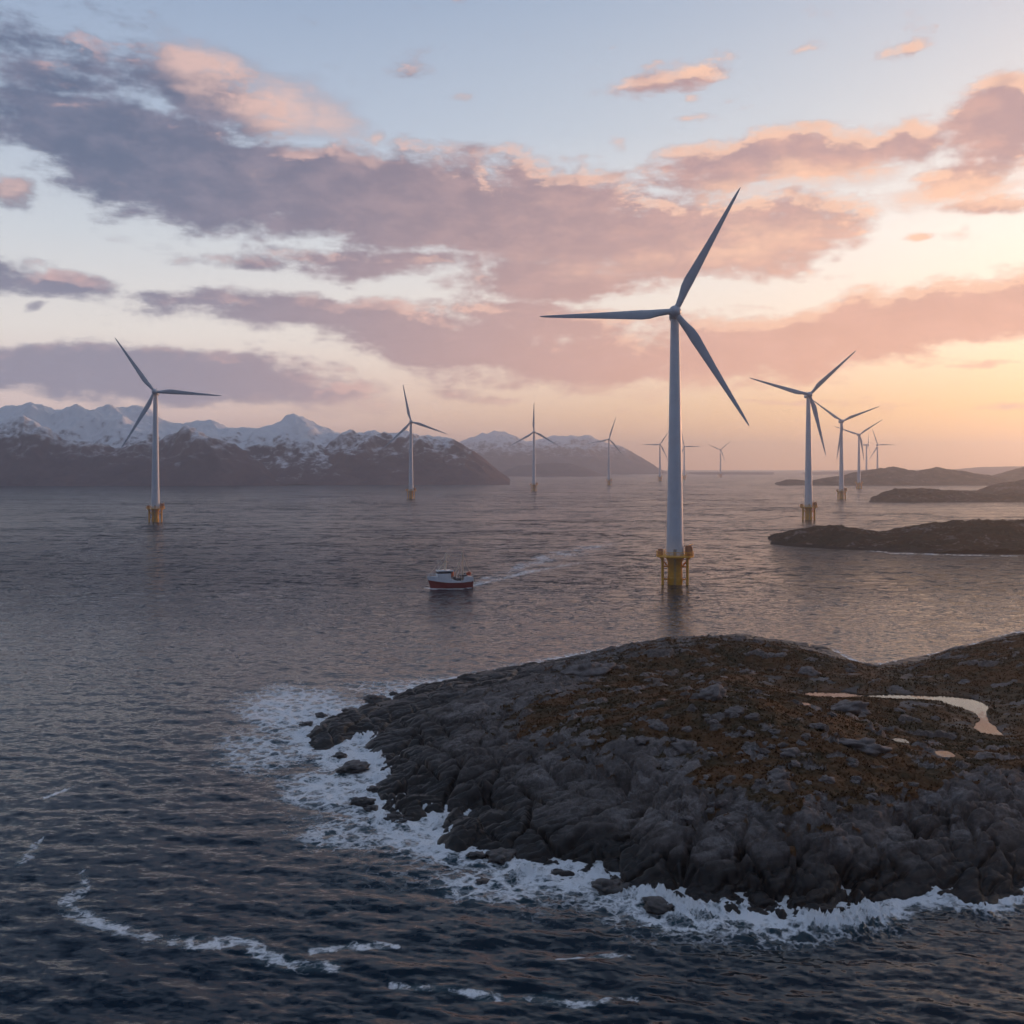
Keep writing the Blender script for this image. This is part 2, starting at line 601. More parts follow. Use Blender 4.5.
def m_island():
    m, k, b = mat('island rock and heath')
    pos = k.n('ShaderNodeNewGeometry').outputs['Position']
    z = k.xyz(pos)[2]
    nz = k.xyz(k.n('ShaderNodeNewGeometry').outputs['Normal'])[2]
    moss = k.n('ShaderNodeAttribute', attribute_name='moss').outputs['Fac']
    cell = k.n('ShaderNodeAttribute', attribute_name='cell').outputs['Fac']
    n1 = k.noise(pos, .35, 6, .6)
    n2 = k.noise(pos, 2.2, 6, .65)
    n3 = k.noise(pos, 7.0, 4, .65)
    rock = k.mix(k.rng(n1, .3, .7), (.095, .080, .073, 1), (.205, .182, .172, 1))
    rock = k.mix(k.rng(n2, .47, .60, 0, .7), rock, (.275, .252, .244, 1))
    rock = k.mix(k.m('MULTIPLY', k.rng(n3, .52, .62), .6), rock, (.075, .066, .062, 1))
    rock = k.mix(k.m('MULTIPLY', k.rng(cell, .1, .9), .6), rock, (.060, .050, .046, 1))
    st = k.noise(k.vmap(pos, rot=(0, 0, -.64), scale=(.35, 1.6, 1.6)), .9, 6, .65)
    rock = k.mix(k.rng(st, .52, .68, 0, .55), rock, (.045, .040, .036, 1))
    wetl = k.m('ADD', z, k.m('MULTIPLY', k.m('SUBTRACT', n1, .5), 4.5))
    wet = k.rng(wetl, 4.6, 1.7)
    rock = k.mix(wet, rock, (.013, .012, .0115, 1))
    hn = k.noise(pos, .16, 5, .6)
    hm = k.noise(pos, 1.3, 6, .7)
    heath = k.mix(k.rng(hn, .36, .64), (.030, .026, .010, 1), (.115, .044, .011, 1))
    heath = k.mix(k.rng(hm, .35, .75, 0, .7), heath, (.125, .066, .021, 1))
    heath = k.mix(k.rng(k.noise(pos, 5.0, 5, .7), .45, .7, 0, .65), heath, (.022, .018, .010, 1))
    mm = k.rng(k.m('ADD', moss, k.m('MULTIPLY', k.m('SUBTRACT', n2, .5), .7)), .38, .62)
    k.put(b.inputs['Base Color'], k.mix(mm, rock, heath))
    k.put(b.inputs['Roughness'], k.m('SUBTRACT', .92, k.m('MULTIPLY', wet, .5)))
    b.inputs['Specular IOR Level'].default_value = .35
    bump = k.n('ShaderNodeBump')
    bump.inputs['Distance'].default_value = .14
    bump.inputs['Strength'].default_value = .8
    hgt = k.m('ADD', k.m('MULTIPLY', n2, .6), k.m('ADD', k.m('MULTIPLY', n3, .35), k.m('MULTIPLY', k.m('MULTIPLY', hm, mm), .8)))
    k.put(bump.inputs['Height'], hgt)
    k.put(b.inputs['Normal'], bump.outputs[0])
    return m


def m_boulder():
    m, k, b = mat('lichened boulder')
    pos = k.n('ShaderNodeNewGeometry').outputs['Position']
    n1, n2 = k.noise(pos, .9, 5, .6), k.noise(pos, 4.5, 5, .65)
    c = k.mix(k.rng(n1, .3, .7), (.10, .088, .082, 1), (.20, .18, .174, 1))
    c = k.mix(k.rng(n2, .5, .75, 0, .6), c, (.08, .07, .065, 1))
    z = k.xyz(pos)[2]
    wet = k.rng(k.m('ADD', z, k.m('MULTIPLY', n1, 1.5)), 2.4, 1.2)
    k.put(b.inputs['Base Color'], k.mix(wet, c, (.020, .018, .017, 1)))
    k.put(b.inputs['Roughness'], k.m('SUBTRACT', .9, k.m('MULTIPLY', wet, .5)))
    bump = k.n('ShaderNodeBump')
    bump.inputs['Distance'].default_value = .06
    k.put(bump.inputs['Height'], k.m('ADD', n1, k.m('MULTIPLY', n2, .5)))
    k.put(b.inputs['Normal'], bump.outputs[0])
    return m


def m_hill(name, snow_lo, snow_hi, rock=(.115, .074, .082), rock2=(.17, .105, .105), snow_amt=1.0):
    m, k, b = mat(name)
    pos = k.n('ShaderNodeNewGeometry').outputs['Position']
    nz = k.xyz(k.n('ShaderNodeNewGeometry').outputs['Normal'])[2]
    z = k.xyz(pos)[2]
    n1 = k.noise(pos, .012, 6, .6)
    n2 = k.noise(pos, .055, 7, .72)
    n3 = k.noise(k.vmap(pos, scale=(1, .4, .5)), .03, 6, .65)
    c = k.mix(k.rng(n1, .35, .65), rock + (1,), rock2 + (1,))
    c = k.mix(k.rng(n2, .5, .75, 0, .6), c, tuple(q * .55 for q in rock) + (1,))
    if snow_amt:
        s = k.m('ADD', z, k.m('MULTIPLY', k.m('SUBTRACT', n1, .5), 90))
        s = k.m('ADD', s, k.m('MULTIPLY', k.m('SUBTRACT', n2, .5), 190))
        s = k.m('ADD', s, k.m('MULTIPLY', k.m('SUBTRACT', nz, .80), 130))
        s = k.m('ADD', s, k.m('MULTIPLY', k.m('SUBTRACT', n3, .5), 120))
        s = k.rng(s, snow_lo, snow_hi, 0, snow_amt)
        c = k.mix(s, c, (.88, .88, .90, 1))
    k.put(b.inputs['Base Color'], c)
    b.inputs['Roughness'].default_value = .95
    b.inputs['Specular IOR Level'].default_value = .15
    return m


def m_skerry():
    m, k, b = mat('skerry rock and heath')
    g = k.n('ShaderNodeNewGeometry')
    pos = g.outputs['Position']
    nz = k.xyz(g.outputs['Normal'])[2]
    z = k.xyz(pos)[2]
    n1, n2 = k.noise(pos, .035, 6, .6), k.noise(pos, .25, 6, .7)
    heath = k.mix(k.rng(n1, .38, .62), (.020, .017, .009, 1), (.055, .026, .010, 1))
    rock = k.mix(k.rng(n2, .35, .65), (.05, .044, .042, 1), (.13, .115, .11, 1))
    c = k.mix(k.rng(k.m('ADD', n2, k.m('MULTIPLY', k.m('SUBTRACT', n1, .5), .8)), .56, .66), heath, rock)
    wet = k.rng(k.m('ADD', z, k.m('MULTIPLY', n2, 3.0)), 3.6, 2.0)
    k.put(b.inputs['Base Color'], k.mix(wet, c, (.014, .012, .011, 1)))
    b.inputs['Roughness'].default_value = .95
    b.inputs['Specular IOR Level'].default_value = .15
    return m


M['water'] = m_water()
M['island'] = m_island()
M['boulder'] = m_boulder()
M['skerry'] = m_skerry()
mp, kp, bp = mat('still pond water')
bp.inputs['Base Color'].default_value = (.012, .012, .012, 1)
bp.inputs['Roughness'].default_value = .03
bp.inputs['IOR'].default_value = 1.333
_n = kp.v('SCALE', kp.v('SUBTRACT', kp.noise(kp.n('ShaderNodeNewGeometry').outputs['Position'], 1.5, 3, .6, True), (.5, .5, .5)), scale=.02)
kp.put(bp.inputs['Normal'], kp.v('NORMALIZE', kp.v('ADD', kp.v('MULTIPLY', _n, (1, 1, 0)), (0, 0, 1))))
M['pond'] = mp

# ------------------------------------------------------------------ the rocky island
SHORE_PX = [(304, 733), (306, 751), (330, 752), (352, 742), (366, 736), (364, 750), (372, 762), (376, 776), (366, 792), (380, 804),
            (384, 821), (408, 824), (432, 816), (459, 812), (440, 826), (434, 840), (447, 852), (474, 853), (509, 855), (521, 874), (552, 882),
            (575, 884), (591, 880), (615, 892), (647, 901), (679, 912), (710, 916), (741, 919), (775, 922), (811, 926), (843, 929), (874, 922), (905, 905),
            (930, 902), (956, 902), (987, 911), (1024, 897), (1090, 890), (1180, 870), (1300, 800), (1500, 700), (1500, 630),
            (1200, 606), (1040, 626), (975, 644), (925, 657), (884, 664), (872, 669), (862, 665), (830, 650), (740, 636), (650, 642), (560, 659),
            (474, 677), (431, 684), (396, 694), (385, 703), (345, 713), (325, 722)]
SHORE = [at(*p) for p in SHORE_PX]
CTRL = [(330, 738, 1.0), (400, 720, 3.0), (450, 700, 4.3), (500, 688, 5.6), (560, 671, 7.0), (600, 657, 8.0), (680, 647, 9.3), (740, 643, 9.6),
        (800, 650, 8.0), (850, 661, 3.2), (920, 657, 2.4), (960, 649, 6.0), (1024, 638, 9.5), (1100, 620, 14.0), (1250, 612, 14),
        (420, 770, 3.2), (400, 745, 3.2), (462, 808, .6), (490, 799, 2.2), (525, 786, 4.6), (500, 832, 3.6), (470, 838, 2.2), (440, 796, 3.0), (470, 772, 4.6), (470, 750, 5.0), (470, 715, 5.6), (470, 692, 5.0),
        (560, 850, 2.6), (560, 800, 6.0), (560, 760, 8.0), (560, 720, 8.5), (560, 692, 7.8),
        (650, 870, 2.6), (650, 830, 5.6), (650, 780, 9.0), (650, 740, 11.0), (650, 706, 11.2),
        (740, 870, 4.0), (740, 820, 8.0), (740, 780, 10.0), (740, 740, 12.0), (740, 716, 14.4), (722, 692, 15.0), (690, 694, 13.6),
        (840, 880, 3.6), (840, 830, 7.6), (840, 790, 9.6), (840, 750, 11.0), (845, 716, 9.2),
        (900, 840, 5.0), (900, 790, 8.0), (900, 740, 6.6), (1000, 850, 4.2), (1000, 780, 8.0), (1000, 750, 6.0),
        (820, 704, 4.4), (862, 704, 4.4), (785, 702, 5.2), (740, 668, 5.0), (690, 678, 5.0), (800, 686, 4.8), (830, 678, 4.6), (900, 684, 4.6), (960, 688, 5.0), (1020, 700, 6.2), (1024, 670, 8.6),
        (1024, 738, 4.6), (1150, 760, 8.0), (1200, 840, 5.0), (1150, 690, 8.0), (1400, 700, 6)]
CTRL = [(a, b, c * .72) for (a, b, c) in CTRL]
POND_Z = 2.9
POND_PX = [(798, 693), (815, 691.5), (845, 692), (865, 695), (890, 694), (905, 694.5), (930, 695), (955, 696), (972, 698), (990, 706), (986, 713), (988, 720),
           (996, 727), (1006, 737), (998, 736.5), (980, 733), (972, 727), (980, 720), (976, 714), (960, 708), (940, 702), (910, 700), (880, 699),
           (862, 697.5), (840, 698.5), (815, 697.5)]


def tps(CX, CY, CZ, X, Y):
    n = len(CX)
    d = np.hypot(CX[:, None] - CX[None], CY[:, None] - CY[None])
    U = lambda r: np.where(r > 1e-6, r * r * np.log(r + 1e-9), 0)
    A = np.zeros((n + 3, n + 3))
    A[:n, :n] = U(d) + np.eye(n) * 40.0
    A[:n, n] = 1
    A[:n, n + 1] = CX
    A[:n, n + 2] = CY
    A[n:, :n] = A[:n, n:].T
    w = np.linalg.solve(A, np.concatenate([CZ, np.zeros(3)]))
    out = w[n] + w[n + 1] * X + w[n + 2] * Y
    for i in range(n):
        out += w[i] * U(np.hypot(X - CX[i], Y - CY[i]))
    return out


STEP = .17
gx = np.arange(-44, 132, STEP)
gy = np.arange(94, 258, STEP)
IX, IY = np.meshgrid(gx, gy)


HEATH_PX = [(508, 716), (540, 700), (560, 690), (590, 684), (604, 664), (640, 650), (740, 630), (870, 655), (960, 630), (1100, 600), (1500, 600), (1500, 760), (1200, 800),
            (1100, 790), (1030, 770), (990, 768), (955, 790), (905, 792), (872, 812), (838, 806), (800, 822), (765, 800), (735, 792), (700, 800), (682, 770), (662, 748), (640, 738),
            (610, 752), (585, 738), (560, 742), (530, 728)]


def blur(a, r):
    for ax in (0, 1):
        for _ in range(2):
            p = np.pad(a, [(r + 1, r) if i == ax else (0, 0) for i in (0, 1)], mode='edge')
            c = np.cumsum(p, axis=ax)
            n = a.shape[ax]
            a = (np.take(c, range(2 * r + 1, 2 * r + 1 + n), axis=ax) - np.take(c, range(0, n), axis=ax)) / (2 * r + 1)
    return a


def island_height(X, Y):
    wx = fbm(X / 9, Y / 9, 3, 3) * 1.6 + fbm(X / 2.4, Y / 2.4, 3, 5) * .5
    wy = fbm(X / 9, Y / 9, 3, 31) * 1.6 + fbm(X / 2.4, Y / 2.4, 3, 35) * .5
    sd = poly_sdf(X + wx, Y + wy, SHORE)
    sd0 = poly_sdf(X, Y, SHORE)
    c = [(at(p[0], p[1], p[2]) + (p[2],)) for p in CTRL] + [(x, y, -.6) for (x, y) in SHORE]
    c = np.array(c)
    base = tps(c[:, 0], c[:, 1], c[:, 2], X, Y)
    base = np.where(sd > 0, np.maximum(base, 1.2 * (1 - np.exp(-sd / 1.6)) + .08 * sd), base)
    cap = 5.0 * (1 - np.exp(-np.maximum(sd0, 0) / 4.2)) + .40 * np.maximum(sd0, 0) + .25
    base = np.where(base < cap, base, cap + (base - cap) * .04)
    base = blur(base, 3)
    base = base + fbm(X / 19, Y / 19, 4, 11) * .9 * sst(sd, 1, 10)
    base = np.where(sd < 0, np.minimum(base, sd * .5), base)
    sm = blur(base, 9)
    gyy, gxx = np.gradient(sm, STEP)
    gl = np.sqrt(1 + gxx ** 2 + gyy ** 2)
    # heath: where the plants hold on, with bare rock showing through
    PX = 512 + 1024 * X / Y
    PY = HOR + 1024 * (CAM_H - sm) / Y
    hd = poly_sdf(PX, PY, HEATH_PX) + 38 * fbm((X * .8 + Y * .6) / 9, (-X * .6 + Y * .8) / 3.6, 5, 41, .6) + 8 * fbm(X / 1.3, Y / 1.3, 3, 43)
    oc = fbm((X * .8 + Y * .6) / 6.5, (-X * .6 + Y * .8) / 4.0, 5, 61, .55)
    thr = .06 + .08 * sst(PY, 760, 690)
    bare = sst(oc, thr, thr + .14)
    mo = sst(hd, -5, 7) * (1 - .97 * bare) * sst(base, 1.5, 2.6)
    tuft = sst(fbm(X / 2.0, Y / 2.0, 4, 45), .22, .36) * sst(hd, -60, -8) * sst(base, 2.6, 4.2) * .8
    mo = np.maximum(mo, tuft)
    rockm = 1 - sst(mo, .15, .6)
    solid = sst(-hd, -4, 22)                       # the open rock below the heath
    # blocky jointing, long axis along the grain of the slabs on the left; measured down the slope so blocks keep their shape on cliffs
    ca, sa = .80, .60
    SY = Y + 1.0 * sm
    al = X * ca + SY * sa
    ac = -X * sa + SY * ca
    left = 1 - sst(X, -2, 22)
    det = np.zeros_like(X)
    cell = None

    def blocks(sc, amp, sd_, kk, st, rnd):
        wa = fbm(X / (sc * 1.4), SY / (sc * 1.4), 3, 71 + sd_) * .24
        wc = fbm(X / (sc * 1.4), SY / (sc * 1.4), 3, 171 + sd_) * .24
        f1, f2, cid, ox, oy = worley(al / (sc * st) + wa, ac / sc + wc, sd_)
        pil = 1 - (1 - np.clip((f2 - f1) * kk, 0, 1)) ** 3.0
        tilt = ox * (cid - .5) + oy * ((cid * 7.31) % 1 - .5)
        return amp * (rnd * (pil - .85) + .85 * (cid - .5) + 1.9 * tilt), cid
    for (sc, amp, sd_, kk) in ((15.0, 1.3, 2, 1.1), (7.0, 1.1, 5, 1.8), (3.4, .66, 15, 2.6), (1.5, .24, 25, 2.6)):
        rnd = .65 if sc > 10 else .38
        d_, cid = blocks(sc, amp, sd_, kk, 1.2, rnd)
        if 3 < sc < 10:
            d2, c2 = blocks(sc * .85, amp, sd_ + 40, kk, 2.9, rnd)
            d_ = d_ * (1 - left) + d2 * left
        if sc == 3.4:
            cell = cid
        det += d_
    # joints: roughly parallel open cracks in three directions
    for (ang, gap, wid, dep, sd_) in ((37, 2.9, .25, .95, 1), (112, 4.3, .27, 1.05, 2), (78, 6.0, .32, 1.2, 3), (20, 1.5, .17, .36, 4)):
        cu = X * math.cos(R(ang)) + SY * math.sin(R(ang))
        cv = -X * math.sin(R(ang)) + SY * math.cos(R(ang))
        q = cv / gap + .45 * fbm(X / (gap * 2.5), SY / (gap * 2.5), 4, 600 + sd_)
        iq = np.round(q)
        jit = (h2(iq, iq * 0, 620 + sd_) - .5) * .5
        dist = np.abs(q - iq - jit) * gap
        on = sst(gnoise(cu / (gap * 2.2) + 13.7 * iq, iq * 3.1, 640 + sd_), -.25, .15)
        det -= dep * on * np.exp(-(dist / wid) ** 2)
    det += fbm(X / 1.2, SY / 1.2, 5, 81, .62) * .20 + .12 * fbm(al / 1.6, ac / .5, 4, 83, .6, ridged=True)
    fade = sst(sd, -2.5, 2.0)
    rk = rockm * fade * (.5 + .5 * sst(base, -.5, 2.5)) * (.45 + .55 * solid) * (1 - .45 * sst(Y, 140, 175))
    heath = (1 - rockm) * (fbm(X / 3.4, Y / 3.4, 5, 91, .6) * .50 + fbm(X / .9, Y / .9, 3, 95, .6) * .20)
    knob = sst(oc, thr - .04, thr + .3) * .7 * sst(base, 2, 4) * (1 - solid)
    d = det * rk + heath + knob
    return base + d / gl, X - gxx / gl * d * .8, Y - gyy / gl * d * .8, mo, cell, sd


IZ, MX, MY, IM, IC, ISD = island_height(IX, IY)


def hz(x, y):
    fx, fy = (x - gx[0]) / STEP, (y - gy[0]) / STEP
    if fx < 0 or fy < 0 or fx >= len(gx) - 1 or fy >= len(gy) - 1:
        return -5.0
    i, j = int(fx), int(fy)
    a, b = fx - i, fy - j
    return float((IZ[j, i] * (1 - a) + IZ[j, i + 1] * a) * (1 - b) + (IZ[j + 1, i] * (1 - a) + IZ[j + 1, i + 1] * a) * b)


def ground_at(px, py):
    """where the line of sight meets the island"""
    for s in np.arange(90, 262, .15):
        x = (px - 512) / 1024 * s
        z = CAM_H - (py - HOR) / 1024 * s
        if hz(x, s) >= z:
            return x, s, z
    return None


# the tarn and rain pools lie in hollows of the heath
pond_poly = [at(px, py, POND_Z) for (px, py) in POND_PX]
wob = fbm(IX / 2.2, IY / 2.2, 3, 111) * .45
pools = [('pond', pond_poly, POND_Z)]
for (px, py, rx, ry) in [(901, 741, 8, 2.6), (945, 754, 10, 3.2), (925, 741, 5, 1.6), (884, 678, 5, 1.4), (806, 704, 5, 1.3), (666, 700, 5, 1.2), (770, 670, 4, 1.2)]:
    g = ground_at(px, py)
    if g is None:
        continue
    z0 = g[2] - .15
    pools.append(('rain_pool', [at(px + rx * math.cos(a) + .25 * ry * math.sin(3 * a), py + (ry * math.sin(a) + .15 * rx * math.cos(a)), z0)
                                for a in np.linspace(0, 2 * math.pi, 14)[:-1]], z0))
for nm, P, z0 in pools:
    s = poly_sdf(IX, IY, P) + wob * (1 if nm == 'pond' else .35)
    near = s > -14
    bank = z0 + .06 - np.minimum(s, 0) * .16
    if nm == 'pond':
        IZ = np.where((s <= 0) & near, np.maximum(IZ, np.minimum(bank, z0 + .9)), IZ)
        # keep the view to the tarn open on the camera's side
        IZ = np.where((s <= 0) & (s > -15), np.minimum(IZ, z0 + .12 - s * .20), IZ)
    else:
        IZ = np.where((s <= 0) & (s > -1.6), z0 + .05 + (IZ - z0 - .05) * sst(-s, 0, 1.6), IZ)
    IZ = np.where(s > 0, z0 - .08 - np.minimum(s, 2) * .2, IZ)
    flat = sst(-s, 0, 3)
    MX, MY = IX + (MX - IX) * flat, IY + (MY - IY) * flat
tag(grid_mesh('island', MX, MY, IZ, M['island'], {'moss': IM, 'cell': IC}, IZ > -1.4), kind='structure')
for nm, P, z0 in pools:
    if nm == 'pond':
        xs, ys = [p[0] for p in P], [p[1] for p in P]
        PXg, PYg = np.meshgrid(np.arange(min(xs) - 3, max(xs) + 3, .6), np.arange(min(ys) - 3, max(ys) + 3, .6))
        ks = poly_sdf(PXg, PYg, P) > -1.3
        o = grid_mesh(nm, PXg, PYg, np.full(PXg.shape, z0), M['pond'], None, ks)
    else:
        me = bpy.data.meshes.new(nm)
        c = Vector((sum(p[0] for p in P) / len(P), sum(p[1] for p in P) / len(P)))
        me.from_pydata([(c.x + (p[0] - c.x) * 1.12, c.y + (p[1] - c.y) * 1.12, z0) for p in P], [], [tuple(range(len(P)))])
        o = link_mesh(nm, me, M['pond'])
    tag(o, kind='structure')


# ------------------------------------------------------------------ the sea
def seg_dist(PX, PY, pts):
    d = np.full(PX.shape, 1e9)
    tt = np.zeros(PX.shape)
    for i in range(len(pts) - 1):
        (ax, ay), (bx, by) = pts[i][:2], pts[i + 1][:2]
        ex, ey = bx - ax, by - ay
        t = np.clip(((PX - ax) * ex + (PY - ay) * ey) / (ex * ex + ey * ey), 0, 1)
        q = np.hypot(PX - ax - t * ex, (PY - ay - t * ey))
        w = pts[i][2] + (pts[i + 1][2] - pts[i][2]) * t
        d = np.minimum(d, q / w)
    return d


def build_sea():
    u = np.concatenate([np.linspace(-1.1, -.62, 90)[:-1], np.arange(-.62, .62, 1.3 / 1024), np.linspace(.62, 1.1, 90)])
    rows = np.concatenate([np.arange(1180, 560, -1.0), np.arange(560, 480, -.8), np.geomspace(15, 5.2, 22) + HOR])
    Yd = CAM_H * 1024 / (rows - HOR)
    U, Y = np.meshgrid(u, Yd)
    X = U * Y
    PX = 512 + 1024 * U
    PY = np.repeat(rows[:, None], len(u), 1)
    dy = np.repeat(np.abs(np.gradient(Yd))[:, None], len(u), 1)
    dx = Y * 1.3 / 1024
    rs = np.random.RandomState(5)
    Z = np.zeros_like(X)
    gust = .75 + .5 * sst(fbm(X / 60, Y / 60, 3, 301), -.5, .5)
    for i in range(84):
        wl = .9 * (11 / .9) ** rs.rand()
        kk = 2 * math.pi / wl
        a = R(-100 + rs.randn() * 26)
        kx, ky = math.cos(a) * kk, math.sin(a) * kk
        amp = .0125 / kk * (.75 if wl > 5 else 1.0)
        f = sst(wl / np.maximum(dy * (abs(ky) / kk) + dx * .3, .01), 1.6, 4.0)
        ph = kx * X + ky * Y + rs.rand() * 6.28 + .9 * gnoise(X / (wl * 5), Y / (wl * 5), 400 + i)
        sgn = np.sin(ph)
        Z += amp * gust * f * (sgn + .22 * np.cos(2 * ph))
    far = sst(dy, .35, 12)
    # foam ---------------------------------------------------------
    sd = np.full(X.shape, -99.0)
    box = (X > -75) & (X < 150) & (Y > 80) & (Y < 270)
    sd[box] = poly_sdf(X[box], Y[box], SHORE)
    out = -sd
    n1 = fbm(X / 7, Y / 7, 5, 501)
    n2 = fbm(X / 22, Y / 22, 4, 511)
    foam = np.zeros_like(X)
    wide = np.interp(PX, [240, 330, 420, 560, 640, 780, 860, 890, 960, 1100], [9, 10, 9, 6, 6.5, 5.5, 1.6, 2.2, 2.4, 2])
    wide = np.where(PY < 700, np.interp(PX, [300, 470, 700, 1000], [9, 5, 2, 1.5]), wide)
    foam = np.maximum(foam, 1.0 * np.exp(-np.clip(out, 0, 99) / (wide * (.8 + .5 * n2))))
    for (bx, by, rx, ry, s) in [(300, 712, 85, 36, .80), (262, 752, 60, 30, .66), (330, 790, 70, 26, .8), (345, 835, 70, 22, .62), (420, 838, 60, 24, .85),
                                (500, 885, 95, 26, .68), (600, 890, 60, 18, .6), (690, 918, 110, 22, .72), (780, 938, 60, 12, .5), (640, 900, 60, 18, .7), (400, 688, 90, 12, .55),
                                (350, 760, 50, 20, .95), (960, 906, 70, 9, .55), (868, 668, 10, 6, .6), (445, 692, 50, 8, .5), (395, 800, 25, 26, .9), (440, 830, 22, 12, .9)]:
        r = np.hypot((PX - bx) / rx, (PY - by) / ry)
        foam = np.maximum(foam, s * (1 - sst(r, .35, 1.25 + .5 * n1)))
    streaks = [[(82, 868, 3), (84, 888, 8), (60, 908, 9), (100, 922, 10), (150, 938, 8), (200, 944, 8), (250, 945, 10), (262, 958, 10), (300, 966, 9), (335, 970, 8)],
               [(15, 868, 4), (35, 848, 7), (42, 838, 3)], [(310, 952, 4), (350, 943, 7), (395, 946, 3)], [(392, 986, 4), (450, 988, 6), (520, 998, 6), (580, 1003, 6), (635, 1000, 4)],
               [(45, 800, 2), (60, 793, 3), (75, 786, 2)], [(560, 960, 2), (600, 955, 3), (630, 958, 2)]]
    WX = PX + 9 * n1 + 5 * fbm(X / 2.5, Y / 2.5, 3, 521)
    WY = PY + 7 * fbm(X / 6, Y / 6, 4, 531)
    for s in streaks:
        foam = np.maximum(foam, .63 * (1 - sst(seg_dist(WX, WY, s), .2, 1.35)) * np.clip(.98 + .6 * n2 + .35 * n1, .45, 1.25))
    # ship's wake
    wn = fbm(X / 9, Y / 16, 4, 561)
    wk = seg_dist(PX, PY + 1.2 * wn, [(471, 586, 1.8), (490, 581, 2.6), (510, 576.5, 2.6), (532, 571.5, 2.6), (555, 567, 2.2), (600, 560, 1.5)])
    foam = np.maximum(foam, (1 - sst(wk, .1, 1.5)) * np.interp(PX, [470, 485, 510, 560, 600], [1, .98, .85, .70, .4]) * (.8 + .5 * wn))
    wk = seg_dist(PX, PY + 2.5 * wn, [(474, 583, 2), (500, 574, 4.5), (535, 562, 7.5), (575, 552, 8.5), (640, 540, 8)])  # wider band: pale sheen of the slick wake water, painted in as broken foam
    foam = np.maximum(foam, (1 - sst(wk, .1, 1.3)) * np.interp(PX, [470, 500, 560, 600, 650], [.9, .74, .68, .6, 0]) * (.75 + .9 * wn))
    bw = seg_dist(PX, PY, [(424, 588, .6), (434, 588.6, 1.3), (452, 589.4, .7), (471, 588, .7)])
    foam = np.maximum(foam, .9 * (1 - sst(bw, .2, 1.3)))
    # shore surf round the second skerry and piles
    bs = seg_dist(PX, PY, [(768, 537, 1), (790, 544, 1.6), (860, 549, 1.4), (890, 553, 1.2), (960, 555, .8), (1024, 556, .6)])
    foam = np.maximum(foam, .62 * (1 - sst(bs, .2, 1.5)) * (.6 + .8 * sst(n1, -.3, .3)))
    foam = np.clip(foam, 0, 1)
    surf = foam * sst(Y, 260, 180)
    Z += surf * (.18 + .5 * np.clip(fbm(X / 1.6, Y / 1.6, 4, 541), -.2, 1)) * (1 - sst(out, 6, 16))
    near = np.exp(-np.clip(out, 0, 50) / 1.7) * (out > -2) * sst(Y, 190, 150) * sst(n1 + .8 * n2, -.15, .45)
    Z += near * 1.5 * np.clip(fbm(X / .9, Y / .9, 4, 551, .6, ridged=True) - .05, 0, 1)
    tag(grid_mesh('sea', X, Y, Z, M['water'], {'far': far, 'foam': foam}), kind='structure')


build_sea()


# ------------------------------------------------------------------ far land
def land(name, prof, d_shore, d_crest, d_back, material, step, rough=.3, nscale=1.0, seed=1, ridged=True, shore=None, pw=1.0, det=0.0):
    """hill country: prof lists (px, row of the skyline); the crest stands at depth d_crest"""
    pxs = [p[0] for p in prof]
    zc = [top_z(p[1], d_crest) for p in prof]
    u0, u1 = (pxs[0] - 512) / 1024, (pxs[-1] - 512) / 1024
    xs = np.arange(min(u0 * d_shore, u0 * d_back), max(u1 * d_shore, u1 * d_back), step)
    ys = np.arange(d_shore - 3 * step, d_back, step)
    X, Y = np.meshgrid(xs, ys)
    L = (d_crest - d_shore) * nscale
    wx = fbm(X / L * 1.3, Y / L * 1.3, 4, seed + 50) * L * .08
    PX = 512 + 1024 * (X + wx) / Y
    crest = np.interp(PX, pxs, zc)
    ds = d_shore + (np.interp(PX, [p[0] for p in shore], [p[1] for p in shore]) if shore else 0) + fbm(X / L * 2, Y / L * 2, 4, seed + 60) * L * .12
    t = (Y - ds) / (d_crest - ds)
    up = np.clip(t, 0, 1) ** pw
    up = up * up * (3 - 2 * up) * .45 + up * .55
    down = 1 - sst(Y, d_crest, d_back)
    env = np.where(Y < d_crest, up, down)
    n = fbm(X / L * 2.4, Y / L * 2.4, 7, seed, .52, ridged=ridged)
    z = crest * env * (1 + rough * (n - .25) * (1 - .6 * sst(t, .75, 1.0))) + crest * rough * .12 * fbm(X / L * 9, Y / L * 9, 4, seed + 9)
    z = np.where(t < 0, -1.5 + 2 * np.clip(t, -1, 0), z)
    ed = np.minimum(sst(PX, pxs[0], pxs[0] + 4), 1)
    z += det * sst(z, .0, crest.max() * .12) * (fbm(X / (step * 22), Y / (step * 22), 6, seed + 70, .5, ridged=True) - .2)
    z = np.where(crest <= 0.3, np.minimum(z, -1.0), z)
    z = np.maximum(z, -2)
    return tag(grid_mesh(name, X, Y, z, material, None, z > -1.3), kind='structure')


